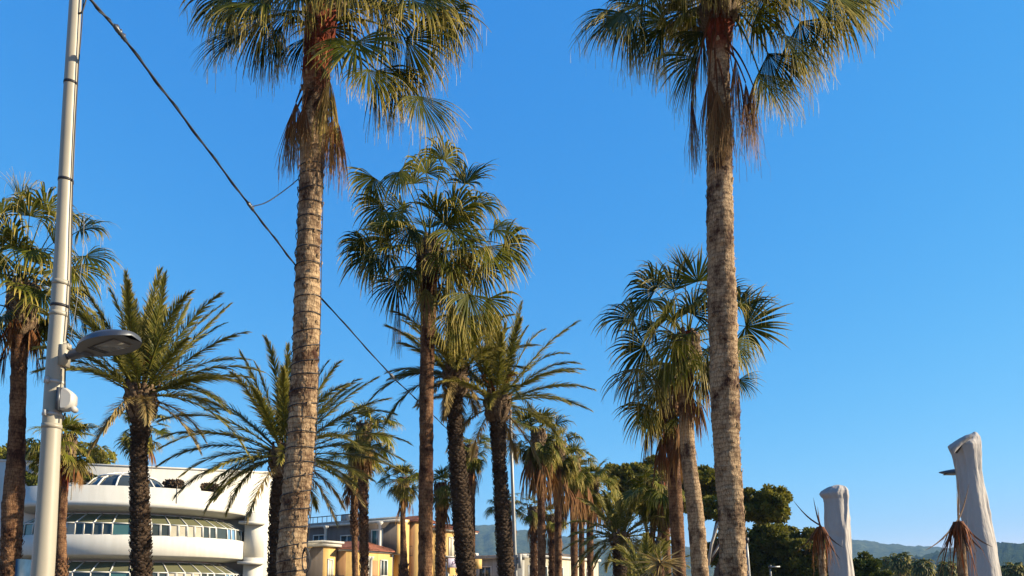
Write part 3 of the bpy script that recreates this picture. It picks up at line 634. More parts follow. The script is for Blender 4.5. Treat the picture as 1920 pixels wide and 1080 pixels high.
fan_palm('second fan palm of the clump, its trunk reddish below a full crown', [(1047, 1090), (1046, 950), (1045, 890), (1048, 828)], 32.0, [14, 14, 15, 17], 25, crown=1.75, n=38, tone=.15, bark='bark_brown', head=.9, skirt=16, skirt_len=1.3, el=(1.4, -1.1), **small)
fan_palm('third fan palm of the clump with a deep straw coloured skirt', [(1077, 1090), (1076, 980), (1075, 860)], 35.0, [14, 14, 16], 26, crown=1.6, n=36, tone=.3, bark='bark_brown', head=.9, skirt=16, skirt_len=1.6, el=(1.3, -1.2), **small)
fan_palm('fourth fan palm of the clump, thin trunk between two thicker ones', [(1091, 1090), (1090, 980), (1092, 880)], 39.0, [11, 11, 14], 27, crown=1.6, n=32, tone=.4, bark='bark_brown', head=.9, skirt=14, skirt_len=1.6, el=(1.3, -1.2), **small)
fan_palm('last fan palm of the clump, pale drooping crown above the cream house', [(1107, 1090), (1106, 990), (1112, 892)], 37.0, [13, 13, 15], 28, crown=1.9, n=40, tone=.45, bark='bark_brown', head=.9, skirt=12, skirt_len=1.4, el=(1.2, -1.2), **small)
fan_palm('short stubbly fan palm behind the first trunk of the clump', [(1001, 1090), (1001, 1020), (1000, 950)], 42.0, [13, 13, 14], 29, crown=1.3, n=22, tone=.3, bark='bark_brown', boot_zone=[(.3, .95, .9)], head=.5, skirt=6, **small)
fan_palm('short stubbly fan palm behind the second trunk of the clump', [(1035, 1090), (1035, 1020), (1034, 965)], 43.0, [11, 11, 13], 30, crown=1.3, n=22, tone=.3, bark='bark_brown', boot_zone=[(.3, .95, .9)], head=.5, skirt=6, **small)

# ---------------------------------------------------------------- date palms
date_palm('date palm with a dark trunk before the white building, feather crown behind the lamp', [(266, 1090), (262, 950), (260, 850), (266, 722)], 16.0, [36, 32, 27, 36], 31, n=50, L=2.35, el=(1.5, .3), sag=(.35, .9), stalks=3, tone=.1,
          fronds=[(0.1, -.05, 2.6, 1.6), (-.1, .35, 2.6, .9), (.2, .6, 2.5, .8), (-.3, .15, 2.3, 1.1)])
date_palm('date palm behind the cable wound trunk, long fronds spreading to both sides', [(517, 1090), (520, 960), (527, 880), (535, 840)], 17.5, [27, 27, 27, 32], 32, n=48, L=2.6, el=(1.5, -.3), sag=(.4, 1.1), stalks=3, tone=.15,
          fronds=[(3.2, .3, 2.9, 1.0), (3.0, .05, 2.9, 1.1), (3.3, -.1, 2.2, 2.4), (2.9, -.2, 2.0, 2.4), (0.1, .5, 2.9, .9), (-.1, .3, 2.8, .9)])
date_palm('date palm with the thickest dark trunk, right behind the slim middle palm', [(875, 1090), (865, 950), (855, 850), (852, 780), (856, 690)], 19.5, [36, 36, 30, 25, 36], 33, n=34, L=1.9, el=(1.45, 0.1), sag=(.4, 1.0), tone=.5, stalks=0, dying=9, fronds=[(3.3, .1, 2.4, 1.4), (3.0, -.1, 2.3, 1.9)])
date_palm('date palm with orange fruit stalks, right of the thick dark trunk', [(950, 1090), (941, 950), (935, 850), (931, 740)], 20.0, [31, 27, 25, 36], 34, n=40, L=2.5, el=(1.5, .0), sag=(.4, 1.0), tone=.25, stalks=7, fronds=[(.1, .45, 2.6, .7), (-.1, .15, 2.4, .7), (0, .8, 2.4, .8)])
date_palm('short bushy date palm with an orange heart under the pine', [(1163, 1090), (1162, 1040), (1160, 1000)], 30.0, [26, 26, 30], 35, n=50, L=2.0, el=(1.4, -.5), sag=(.7, 1.4), tone=.1, stalks=3, nleaf=36, lw=.04, neck=.5)
date_palm('low dusty date palm at the foot of the palms right of the cream house', [(1215, 1120), (1215, 1100), (1213, 1080)], 26.0, [22, 22, 22], 36, n=26, L=1.7, el=(1.4, .0), sag=(.7, 1.3), tone=.1, stalks=0, nleaf=36, lw=.035, neck=.3)
# ---------------------------------------------------------------- white building with the rounded front
M['render_white'] = plain('white render', (0.82, 0.79, 0.70), 0.75, var=0.035, scale=0.9, bumpy=0.05)
def streaks(m, amt=0.16):
    nt = m.node_tree; p = [n for n in nt.nodes if n.type == 'BSDF_PRINCIPLED'][0]; src = p.inputs['Base Color'].links[0].from_socket
    n1 = noise(nt, 2.4, coords(nt, (1, 1, .10)), 5, .7); n2 = noise(nt, .5, coords(nt), 3)
    r1 = ramp(nt, n1, [(0.42, (1 - amt, 1 - amt * 1.1, 1 - amt * 1.3)), (0.62, (1, 1, 1))]); r2 = ramp(nt, n2, [(0.35, (1 - amt * .5,) * 3), (0.65, (1, 1, 1))])
    nt.links.new(mixc(nt, 1.0, mixc(nt, 1.0, src, r1.outputs[0], 'MULTIPLY'), r2.outputs[0], 'MULTIPLY'), p.inputs['Base Color'])
streaks(M['render_white'], .08)
M['render_grey'] = plain('dull render', (0.50, 0.49, 0.45), 0.8, var=0.05, scale=0.8)
M['frame_white'] = plain('white frame', (0.74, 0.72, 0.66), 0.45, var=0.04)
M['dark_room'] = plain('dark interior', (0.05, 0.05, 0.045), 0.9, var=0.5, scale=1.2)
M['blind'] = plain('pale blind', (0.55, 0.50, 0.38), 0.8, var=0.1, scale=2)
M['steel_dark'] = plain('dark metal', (0.035, 0.038, 0.045), 0.5, metal=0.3)
M['joint'] = plain('joint', (0.25, 0.22, 0.18), 0.9)
def glassmat(name, tint, rough=0.04):
    m, nt, p, out = newmat(name)
    p.inputs['Base Color'].default_value = (*tint, 1); p.inputs['Roughness'].default_value = rough; p.inputs['Specular IOR Level'].default_value = 0.5; p.inputs['IOR'].default_value = 1.45
    v = coords(nt); bump(nt, p, noise(nt, 1.3, v, 2), 0.12, 0.02); return m
M['glass'] = glassmat('window glass', (0.035, 0.045, 0.045))
M['glass_teal'] = glassmat('teal glass', (0.05, 0.12, 0.12))
M['glass_olive'] = glassmat('tinted roof glass', (0.10, 0.10, 0.055), 0.12)
M['glass_blue'] = glassmat('blue reflecting glass', (0.10, 0.19, 0.30))

c0 = at(256, 1000, 47.5); c0[2] = 0
ang = R(17.0); U = np.array([math.cos(ang), math.sin(ang), 0.0]); Nn = np.array([math.sin(ang), -math.cos(ang), 0.0])
WB = thing('white_building', 'large white building with rounded balcony floors and a glass dome behind the date palm', 'building', (c0[0], c0[1], 0))
W_A, W_B = 6.7, 4.6
def ell(th, k=1.0, z=0.0):
    """point on the rounded front; th 0 = right end, pi = left end"""
    return c0 + U * (W_A * k * math.cos(th)) + Nn * (W_B * k * math.sin(th)) + UP * z
def band(g, prof, th0=-0.12, th1=math.pi + 0.12, n=64):
    th = np.linspace(th0, th1, n)
    P = np.array([[ell(t, k, z) for t in th] for k, z in prof]); g.grid(P)
def ubox(g, u0, u1, n0, n1, z0, z1):
    c = c0 + U * (u0 + u1) / 2 + Nn * (n0 + n1) / 2 + UP * ((z0 + z1) / 2)
    g.box(c, (u1 - u0, abs(n1 - n0), z1 - z0), rz=ang)
ZT = 9.75
g = Geo()
ubox(g, -9.2, 10.1, -9.0, 0.0, 0.0, ZT)
ubox(g, -9.25, 10.15, -0.6, 0.03, ZT, ZT + 0.12)
g.build('wall', M['render_white'], WB)
g = Geo(); cl = c0 + U * (-9.2) + Nn * (-4.6); g.box(cl + U * (-4.0) + UP * 4.75 , (8.0, 6.0, 9.5), rz=ang + R(8)); g.build('side_wing', M['render_white'], WB)
# parapet of the roof terrace, then the floors below
g = Geo()
band(g, [(0.96, 7.2), (0.97, 7.92), (1.0, 7.92), (1.0, 7.02), (1.012, 7.0), (1.012, 6.72), (0.985, 6.70), (0.90, 6.55), (0.80, 6.45), (0.76, 6.45), (0.76, 6.35)])
g.build('roof_parapet', M['render_white'], WB)
g = Geo(); band(g, [(0.96, 7.15), (0.0, 7.15)]); g.build('roof_terrace', M['render_grey'], WB)
for zt, zb in ((5.02, 3.86), (2.17, 1.0)):
    g = Geo(); band(g, [(0.90, zt + .02), (0.985, zt + .02), (1.0, zt), (1.0, zb + 0.05), (0.99, zb), (0.93, zb - 0.10), (0.82, zb - 0.22), (0.76, zb - 0.22), (0.76, zb - 0.32)])
    g.build('balcony_band', M['render_white'], WB)
for th in (0.55, 1.14, 2.0, 2.6):
    g = Geo()
    p = ell(th, 1.002, 7.3); tn = ell(th + .01, 1.002, 7.3) - ell(th - .01, 1.002, 7.3)
    g.box(p + UP * 0.15, (0.03, 0.03, 1.25), rz=math.atan2(tn[1], tn[0]))
    g.build('panel_joint', M['joint'], WB)
g = Geo(); band(g, [(0.72, 0.0), (0.72, 7.1)], n=40); g.build('inner_wall', M['dark_room'], WB)
rngb = np.random.default_rng(5)
nb = 19; ths = np.linspace(0.06, math.pi - 0.06, nb + 1)
kinds = {}
for fl, (zw0, zw1, zs1) in enumerate(((5.04, 5.74, 6.36), (2.19, 2.89, 3.54))):
    for i in range(nb):
        t0, t1 = ths[i], ths[i + 1]
        kb, km, kt = 0.975, 0.968, 0.80
        A0, A1 = ell(t0, kb, zw0), ell(t1, kb, zw0); B0, B1 = ell(t0, km, zw1), ell(t1, km, zw1); C0, C1 = ell(t0, kt, zs1), ell(t1, kt, zs1)
        g = Geo()
        g.tube([A0, B0, C0], 0.042, 5); g.tube([A0, A1], 0.035, 5); g.tube([B0, B1], 0.040, 5); g.tube([C0, C1], 0.035, 5)
        style = int(rngb.integers(0, 4)) if i > 6 else int(rngb.integers(1, 4))
        if style in (1, 2):
            mA, mB = (A0 + A1) / 2, (B0 + B1) / 2; g.tube([mA, mB], 0.032, 4)
            for q0, q1, w0, w1 in ((A0, mA, B0, mB), (mA, A1, mB, B1)):
                ins = lambda p, q, f: p + (q - p) * f
                g.tube([ins(q0, q1, .10), ins(w0, w1, .10)], 0.022, 4)
        fr = g.build('window', M['frame_white'], WB)
        g = Geo(); sh = Nn * -0.0
        def quad(a, b, c, d): g.add([a, b, c, d], [[0, 1, 2, 3]])
        inn = lambda p: c0 * np.array([1, 1, 0]) + (p - c0 * np.array([1, 1, 0])) * np.array([.994, .994, 1])
        quad(inn(A0), inn(A1), inn(B1), inn(B0)); mt = 'glass' if style else 'glass_teal'
        if i in (2,): mt = 'glass_blue'
        if i in (5, 6, 12): mt = 'blind'
        g.build('pane', M[mt], fr)
        g = Geo(); quad(inn(B0), inn(B1), inn(C1), inn(C0)); g.build('roof_pane', M['glass_olive'], fr)
# right hand pillar with ledges, wall openings on the left
g = Geo()
ubox(g, 6.55, 7.75, 0.0, 1.1, 0.0, 4.0); ubox(g, 6.55, 7.75, 0.0, 1.1, 4.0 + .003, 7.0)
g.build('pillar', M['render_white'], WB)
for z in (6.15, 3.55): g = Geo(); ubox(g, 6.2, 7.8, 1.1, 1.6, z, z + 0.18); g.build('ledge', M['render_white'], WB)
for k, (u0, u1, z0, z1) in enumerate(((-8.6, -7.6, 3.7, 6.1),)):
    g = Geo(); ubox(g, u0, u1, -0.05, 0.02, z0, z1); f = g.build('window', M['render_grey'], WB)
    g = Geo(); ubox(g, u0 + .35, u1 - .1, 0.02, 0.03, z0 + .1, z0 + .35); ubox(g, u0 + .35, u1 - .1, 0.02, 0.03, z0 + .5, z0 + .7); g.build('pane', M['glass'], f)
# glass dome on the terrace
dc = at(240, 905, 46.2); dz0, dz1, dr = 7.2, 9.15, 2.75
g = Geo()
nr = 14
def dpt(a, f):
    rr = dr * math.cos(f * math.pi / 2) ** 0.9 ; return np.array([dc[0] + rr * math.cos(a), dc[1] + rr * math.sin(a), dz0 + (dz1 - dz0) * math.sin(f * math.pi / 2)])
for k in range(nr): g.tube([dpt(k * 2 * math.pi / nr, f) for f in (0, .25, .5, .75, .97)], 0.055, 5)
for f in (0.05, .62): g.tube([dpt(a, f) for a in np.linspace(0, 2 * math.pi, nr * 2 + 1)], 0.05, 5)
dm = g.build('glass_dome', M['frame_white'], WB)
g = Geo(); g.grid(np.array([[dpt(a, f) * np.array([1, 1, 1]) + (np.array([dc[0], dc[1], dz0]) - dpt(a, f)) * 0.015 for a in np.linspace(0, 2 * math.pi, nr + 1)] for f in (0, .25, .5, .75, .99)]))
g.build('pane', M['glass'], dm)
# round arched openings in the back wall of the terrace
for px_, py_, rr in ((350, 917, .46), (392, 922, .62)):
    a_ = at(px_, py_, 50.0); u0 = np.dot(a_ - c0, U); zc = 7.75 if rr < .5 else 7.3
    g = Geo(); th = np.linspace(0, math.pi, 17)
    g.tube([c0 + U * (u0 + rr * math.cos(t)) + Nn * 0.05 + UP * (zc + rr * math.sin(t)) for t in th], 0.07, 6)
    f = g.build('arched_window', M['render_white'], WB)
    g = Geo(); g.grid(np.array([[c0 + U * (u0 + rr * k * math.cos(t)) + Nn * 0.02 + UP * (zc + rr * k * math.sin(t)) for t in th] for k in (0.01, 1.0)])); g.build('pane', M['glass'], f)

# ---------------------------------------------------------------- foliage masses
def foliage(g, centre, rad, rng, n=2500, leaf=0.12, clumps=26, flat=1.0, tone=0.5, elong=1.6):
    """leaf clumps spread through an uneven crown"""
    rad = np.asarray(rad, float)
    cc = nrm(rng.normal(0, 1, (clumps, 3))) * (rng.uniform(0.15, 1.0, (clumps, 1)) ** 0.45); cc[:, 2] = np.maximum(cc[:, 2], -0.55 * flat)
    cr = rng.uniform(0.14, 0.34, clumps)
    i = rng.integers(0, clumps, n)
    q = nrm(rng.normal(0, 1, (n, 3))) * (rng.uniform(0, 1, (n, 1)) ** 0.33) * cr[i][:, None]; q[:, 2] *= 0.75
    c = centre + (cc[i] + q) * rad
    d = nrm(rng.normal(0, 1, (n, 3)) + nrm(q) * 1.1 + UP * 0.35); s = nrm(np.cross(d, rng.normal(0, 1, (n, 3))))
    L = leaf * rng.uniform(0.6, 1.4, (n, 1)) * elong; W = L / elong * 0.5
    P = np.stack([np.stack([c - s * W * .6, c + s * W * .6], 1), np.stack([c + d * L * .6 - s * W, c + d * L * .6 + s * W], 1), np.stack([c + d * L - s * W * .3, c + d * L + s * W * .3], 1)], 1)
    tn = np.clip(tone + rng.normal(0, 0.18, clumps)[i] + rng.normal(0, 0.12, n), 0, 1)
    g.grid(P, 0.3, tn[:, None, None] * np.ones((1, 3, 2)))
def px_blob(g, x0, y0, x1, y1, d, rng, dep=None, **k):
    a = at(x0, y1, d); b = at(x1, y0, d); c = (a + b) / 2; rad = 1.1 * np.array([abs(b[0] - a[0]) / 2, dep or abs(b[0] - a[0]) / 2, abs(b[2] - a[2]) / 2])
    foliage(g, c, rad, rng, **k); return c, rad
def broad_tree(name, label, blobs, d, seed, mat='needle', leaf=0.13, n=2600, trunk_px=None, group=None, cat='tree', bark='bark_pine', tr=0.22, branches=None, tone=.5):
    rng = np.random.default_rng(seed); c = np.mean([at((b[0] + b[2]) / 2, (b[1] + b[3]) / 2, d) for b in blobs], axis=0)
    foot = at(trunk_px, 1100, d) if trunk_px else c.copy(); foot[2] = 0
    root = thing(name, label, cat, foot, group)
    g = Geo(); cs = []
    for b in blobs:
        area = (b[2] - b[0]) * (b[3] - b[1])
        cs.append(px_blob(g, *b[:4], d + (b[4] if len(b) > 4 else 0), rng, n=int(n * max(0.35, area / 6000)), leaf=leaf, clumps=max(26, int(60 * area / 6000)), tone=tone)[0])
    g.build('crown', M[mat], root)
    g = Geo(); top = c.copy(); top[2] = min(q[2] for q in cs)
    g.tube([foot, foot * [1, 1, 0] + UP * c[2] * 0.45 + (c - foot) * [.2, .2, 0], top], [tr * 1.3, tr, tr * .6], 8)
    for q in cs: g.tube([foot + UP * (top[2] * .55), (foot + q) / 2 + UP * top[2] * .4, q], [tr * .6, tr * .4, tr * .15], 6)
    g.build('trunk', M[bark], root)
    if branches:
        g = Geo()
        for br in branches: g.tube([at(x, y, d - 1.5) for x, y in br[0]], br[1], 6)
        g.build('branch', M['branch_pale'], root)
    return root
P1 = 'umbrella pines beyond the palms'
broad_tree('pine_tree', 'wide flat topped umbrella pine left of the near bare trunk', [(1135, 868, 1215, 925), (1190, 864, 1275, 930), (1250, 880, 1345, 935), (1150, 905, 1300, 970, 1), (1300, 878, 1360, 940)], 46, 41, trunk_px=1225, group=P1, leaf=.10, n=11000)
broad_tree('pine_tree', 'rounded pine crown just right of the near bare trunk, with pale forked branches', [(1385, 918, 1440, 975), (1405, 914, 1476, 985), (1320, 930, 1400, 980)], 40, 42, trunk_px=1332, group=P1, leaf=.09, n=13000, branches=[([(1328, 1060), (1334, 1020), (1345, 985), (1362, 960)], .08), ([(1334, 1045), (1345, 1028), (1356, 1012)], .05)])
broad_tree('dense_tree', 'dark dense tree low behind the right trunk', [(1395, 985, 1480, 1075), (1330, 1000, 1410, 1090), (1400, 1040, 1470, 1100)], 44, 43, mat='dark_leaf', trunk_px=1420, group=P1, n=11000, leaf=.09, tone=.6)
broad_tree('dense_tree', 'dark dense tree beside the shorter grey covered parasol', [(1465, 1000, 1545, 1075), (1480, 1040, 1560, 1110), (1440, 1050, 1500, 1110)], 42, 44, mat='dark_leaf', trunk_px=1510, group=P1, n=11000, leaf=.09, tone=.5)
broad_tree('round_tree', 'rounded green tree between the two covered parasols', [(1585, 1038, 1640, 1100), (1610, 1045, 1662, 1105), (1560, 1050, 1610, 1110)], 40, 45, mat='shrub_leaf', trunk_px=1610, group=P1, n=9000, leaf=.09, tone=.25)
broad_tree('roof_tree', 'leafy tree rising behind the white building at the left edge', [(-30, 835, 40, 885), (20, 838, 110, 880), (90, 835, 200, 880)], 58, 46, mat='dark_leaf', trunk_px=80, n=3600, tone=.7, leaf=.16)
for lab, b, mt, sd in (('green shrub on the white roof terrace beside the lamp post', (45, 872, 78, 922), 'shrub_leaf', 51), ('brown dry shrub on the terrace left of the glass dome', (128, 883, 172, 915), 'dry_shrub', 52), ('small olive shrub right of the glass dome', (308, 903, 345, 918), 'dry_shrub', 53), ('small shrub before the low arched window on the terrace', (378, 908, 410, 921), 'dry_shrub', 54), ('low olive shrub at the left foot of the glass dome', (165, 896, 205, 914), 'shrub_leaf', 55)):
    rng = np.random.default_rng(sd); g = Geo(); c, r_ = px_blob(g, *b, 45.4 + (0.6 if sd in (53, 54) else 0), rng, n=1500, leaf=.09, clumps=16, tone=.4)
    g.tube([c * [1, 1, 0] + UP * 7.15, c], [.05, .03], 5)
    tag(g.build('shrub', M[mt], loc=(c[0], c[1], 7.16)), lab, 'shrub', 'shrubs on the white roof terrace')
# spiky dry plant at the foot of the right hand palms
rng = np.random.default_rng(60); hb = at(1238, 1056, 15.5)
pt = thing('yucca_plant', 'spiky straw coloured yucca at the foot of the right hand palms', 'plant', (hb[0], hb[1], 0))
g = Geo(); g.tube([[hb[0], hb[1], 0], hb - UP * .1, hb + UP * .05], [.10, .08, .05], 8); g.build('trunk', M['bark_brown'], pt)
g = Geo()
for i in range(70):
    d_ = nrm(rng.normal(0, 1, 3) * [1, 1, .6] + UP * .15); L = rng.uniform(.35, .75); w = nrm(np.cross(d_, rng.normal(0, 1, 3))) * .013
    c = [hb + d_ * L * s - UP * .12 * s * s for s in (0, .5, 1)]
    g.grid(np.array([[c[0] - w, c[0] + w], [c[1] - w, c[1] + w], [c[2] - w * .1, c[2] + w * .1]]), np.array([[0.], [.5], [1.]]), rng.uniform())
g.build('leaves', M['pale_dry'], pt)
g = Geo()
for i in range(22): fan_leaf(g, hb - UP * .05, rng.uniform(0, 6.28), rng.uniform(-1.5, -1.0), .1, .5, rng, droop=1.2, span=.5, nseg=8, K=5, tone=rng.uniform(), bladeel=-1.4, wid=1.3)
g.build('dead_fronds', M['dry'], pt)

# young dying palms in front of the parasols
def dying_palm(label, hub_px, d, tw, seed, arms, tilt=0):
    rng = np.random.default_rng(seed); hub = at(hub_px[0], hub_px[1], d); foot = at(tilt, 1095, d); foot[2] = 0; rt = tw / F * d / 2
    root = thing('dying_palm', label, 'palm tree', foot, 'withered young palms')
    g = Geo(); ring_trunk(g, np.array([foot, at(tilt, 1080, d), hub]), [rt * 1.3, rt, rt * .9], rng, 0, sides=10, step=.03, rough=1.5); g.build('trunk', M['bark'], root, smooth=True)
    s = hub + UP * 0.02; g = Geo()
    for (x, y, dd) in arms:
        e = at(x, y, d + dd); dr_ = e - s; w = nrm(np.cross(dr_, [0, 1, .2])) 
        K = 7; q = np.linspace(0, 1, K)[:, None]; c = s + dr_ * q - UP * 0.04 * np.sin(q * math.pi)
        hw = 0.011 * np.array([1, .9, .9, .8, .6, .4, .1])[:, None]
        P = np.stack([c - w * hw, c + np.array([0, -.3, .2]) * hw, c + w * hw], 1); g.grid(P, q, rng.uniform(0, .5))
    g.build('spear_leaves', M['spear'], root)
    g = Geo()
    for i in range(44):
        az = i * 2.4; b0 = hub + np.array([math.cos(az), math.sin(az), 0]) * rt * .8
        o = np.array([math.cos(az), math.sin(az), 0]); k = rng.uniform(.4, 1.25) * tw / F * d * 1.0; L = rng.uniform(.2, .62) * (1.15 if i % 5 else .8)
        c = np.array([b0, b0 + o * k * .9 + UP * .02, b0 + o * k * 1.1 - UP * L * .5, b0 + o * k * rng.uniform(.3, 1.7) - UP * L + rng.normal(0, .05, 3)])
        c, _, _ = resample(c, .06); w = nrm(np.cross(o, UP)) ; n_ = len(c); hw = (rng.uniform(.008, .02) * np.linspace(1, .15, n_))[:, None]
        g.grid(np.stack([c - w * hw, c + o * hw * .6, c + w * hw], 1), np.linspace(0, 1, n_)[:, None], rng.uniform())
    g.build('dead_fronds', M['rust'], root)
dying_palm('withered young palm with stiff brown spears before the shorter covered parasol', (1538, 988), 9.5, 13, 61, [(1487, 938, .1), (1525, 933, -.1), (1488, 1038, -.1), (1582, 1027, -.2), (1576, 1050, 0), (1533, 950, .2)], 1543)
dying_palm('withered young palm with stiff brown spears before the taller covered parasol', (1797, 978), 7.5, 17, 62, [(1797, 900, .1), (1817, 907, .1), (1735, 1032, -.2), (1862, 1026, .1), (1758, 1045, 0), (1846, 1034, 0), (1824, 1048, -.2), (1794, 925, .2)], 1806)

# ---------------------------------------------------------------- covered parasols
m, nt, p, _ = newmat('grey cover cloth'); v = coords(nt)
r_ = ramp(nt, noise(nt, 3.0, v, 4), [(0.3, (0.28, 0.255, 0.235)), (0.7, (0.33, 0.305, 0.28))]); nt.links.new(r_.outputs[0], p.inputs['Base Color']); p.inputs['Roughness'].default_value = 0.85
bump(nt, p, noise(nt, 7.0, coords(nt, (1.5, 1.5, .5)), 3), 0.5, 0.04); M['cover'] = m
def cover(label, rows, d, seed, folds=12, base_y=1085):
    """rows: pixel outline (y, left, right) from the bottom up; a cloth sleeve with upright folds"""
    rng = np.random.default_rng(seed); rows = sorted(rows, key=lambda r: -r[0])
    ys = np.array([r[0] for r in rows], float); n = 200; yy = np.linspace(ys[0], ys[-1], n)
    lf = np.interp(-yy, -ys, [r[1] for r in rows]); rt = np.interp(-yy, -ys, [r[2] for r in rows])
    ctr = np.array([at((a + b) / 2, y, d) for a, b, y in zip(lf, rt, yy)]); rad = (rt - lf) / 2 / F * d
    foot = ctr[0].copy(); foot[2] = 0.55
    root = thing('covered_parasol', label, 'parasol', (foot[0], foot[1], 0), 'closed parasols in grey covers')
    low = np.linspace(foot[2], ctr[0][2], 20)[:-1]; ctr = np.concatenate([np.array([[foot[0] + (ctr[0][0] - foot[0]) * 1, d, z] for z in low]), ctr]); rad = np.concatenate([np.linspace(rad[0] * 1.1, rad[0], 19), rad])
    sides = 120; th = np.linspace(0, 2 * math.pi, sides, endpoint=False); K = len(ctr); s = np.linspace(0, 1, K)
    fold = np.zeros((K, sides))
    for j in range(folds):
        a0 = rng.uniform(0, 6.28); tw = rng.normal(0, .6); wd = rng.uniform(.06, .2); am = rng.uniform(.04, .10)
        dl = (th[None, :] - (a0 + tw * s[:, None] + .15 * np.sin(s[:, None] * 9 + j)) + math.pi) % (2 * math.pi) - math.pi
        fold += am * np.exp(-(dl / wd) ** 2)
    for j in range(14):
        a0 = rng.uniform(0, 6.28); s0 = rng.uniform(.3, 1); dl = (th[None, :] - a0 + math.pi) % (2 * math.pi) - math.pi
        fold += rng.uniform(-.07, .08) * np.exp(-(dl / .55) ** 2 - ((s[:, None] - s0 + dl * rng.uniform(-.06, .06)) / .03) ** 2)
    ph_ = rng.uniform(0, 6.28) + 1.2 * s[:, None] + .4 * np.sin(s[:, None] * 5)
    fold += .050 * np.abs(np.sin(3.5 * th[None, :] + ph_)) ** 1.2 * (.4 + .6 * s[:, None]) - .03
    fold += .022 * np.abs(np.sin(6.5 * th[None, :] - 2.2 * ph_ + 9 * s[:, None])) * (.3 + .7 * np.sin(s[:, None] * 14) ** 2)
    rr = rad[:, None] * (0.93 + fold)
    P = ctr[:, None, :] + rr[..., None] * np.stack([np.cos(th), np.sin(th) * .85, 0 * th], -1)[None]
    cap = ctr[-1:, None, :] + (P[-1:] - ctr[-1:, None, :]) * np.array([.5, .5, 1]) + UP * .012; cap2 = ctr[-1:, None, :] + (P[-1:] - ctr[-1:, None, :]) * np.array([.02, .02, 1]) + UP * .018
    g = Geo(); g.grid(np.concatenate([P, cap, cap2]), closed=True); g.build('cover', M['cover'], root, smooth=True)
    g = Geo(); g.tube([[foot[0], d, 0.06], [foot[0], d, 1.0]], .04, 12); g.build('pole', M['steel_dark'], root)
    g = Geo(); g.box((foot[0], d, .04), (.9, .9, .07)); g.build('base', M['steel_dark'], root)
    return root
cover('taller parasol closed in a grey cloth cover, its hood flopped over', [(1085, 1816, 1874), (1030, 1811, 1865), (991, 1807, 1857), (952, 1802, 1848), (919, 1798, 1844), (883, 1795, 1838.5), (862, 1791, 1838), (852, 1788, 1838.5), (844, 1783, 1838), (836, 1780, 1837), (831, 1786, 1837), (826, 1798, 1836.5), (820, 1806, 1836), (816, 1814, 1834), (812, 1823, 1832)], 8.5, 71)
cover('shorter parasol closed in a grey cloth cover with a flat top', [(1085, 1556, 1602), (1030, 1551, 1596), (974, 1547, 1591.5), (945, 1546, 1590), (936, 1545, 1590), (930, 1540, 1589.5), (926, 1538, 1589), (921, 1541, 1589.5), (917, 1547, 1588), (913, 1554, 1585), (911, 1561, 1580)], 11.0, 72, folds=14)
ho_ = [o for o in C.objects if o.name == 'covered_parasol'][0]
g = Geo(); op = [at(x, y, 8.5 - .155 + dd) for x, y, dd in ((1793, 848, .05), (1797, 838, 0), (1805, 829, 0), (1804, 836, -.005), (1799, 845, -.005), (1795, 850, .04))]
g.add(op, [[0, 1, 4, 5], [1, 2, 3, 4]]); g.add([q + np.array([0, .02, 0]) for q in op], [[0, 1, 4, 5], [1, 2, 3, 4]]); M['hood_shade'] = plain('dark hood shade', (.05, .045, .04), .9); g.build('hood_shadow', M['hood_shade'], ho_)  # flat dark patch: the shadow inside the hood, put in as colour
g = Geo(); fl = []
for i, (x0, y0, x1, y1) in enumerate(((1781, 838, 1790, 849), (1786, 830, 1796, 842), (1797, 823, 1804, 834), (1810, 816, 1812, 827), (1824, 812.5, 1824, 820))):
    fl.append([at(x0, y0, 8.5 - .09 - .02 * i), at((x0 + x1) / 2 - 1, (y0 + y1) / 2, 8.5 - .20 - .01 * (i % 2)), at(x1, y1, 8.5 - .17)])
fl = np.array(fl); g.grid(fl); g.grid(fl + np.array([0, .012, -.004])); g.build('hood_flap', M['cover'], ho_, smooth=True)
# ---------------------------------------------------------------- yellow house
M['yellow'] = plain('yellow render', (0.78, 0.50, 0.17), 0.8, var=0.06, scale=0.8)
M['shaded_orange'] = plain('shaded orange render', (0.55, 0.30, 0.13), 0.8, var=0.06, scale=0.8)  # shade on the walls turned from the sun, put into the colour
M['taupe'] = plain('shaded wall and roof taupe', (0.20, 0.165, 0.145), 0.85, var=0.08, scale=0.8)  # yellow house's shade put into the colour; also the cream house roof
M['tile'] = plain('red roof tiles', (0.26, 0.085, 0.045), 0.85, var=0.45, scale=5, bumpy=0.8)
M['cornice'] = plain('white cornice', (0.70, 0.68, 0.62), 0.7, var=0.05)
M['grey_wall'] = plain('grey render', (0.42, 0.41, 0.38), 0.85, var=0.06)
M['cream'] = plain('cream render', (0.68, 0.60, 0.44), 0.8, var=0.05, scale=0.6)
M['sign_white'] = plain('sign panel', (0.66, 0.58, 0.70), 0.5, var=0.04)
M['sign_purple'] = plain('sign mark', (0.16, 0.06, 0.20), 0.5)
for k_ in ('yellow', 'shaded_orange', 'taupe', 'grey_wall', 'cream', 'cornice'): streaks(M[k_], .2)
HA = R(35); LV = np.array([-math.cos(HA), math.sin(HA), 0]); RV = np.array([math.sin(HA), math.cos(HA), 0])
LN = np.array([-math.sin(HA), -math.cos(HA), 0]); RN = np.array([math.cos(HA), -math.sin(HA), 0])
FR = np.array([-LV, RV, UP])    # rows: local x (towards the right along the left face), local y, up
def corner(px_, d): c = at(px_, 1000, d); c[2] = 0; return c
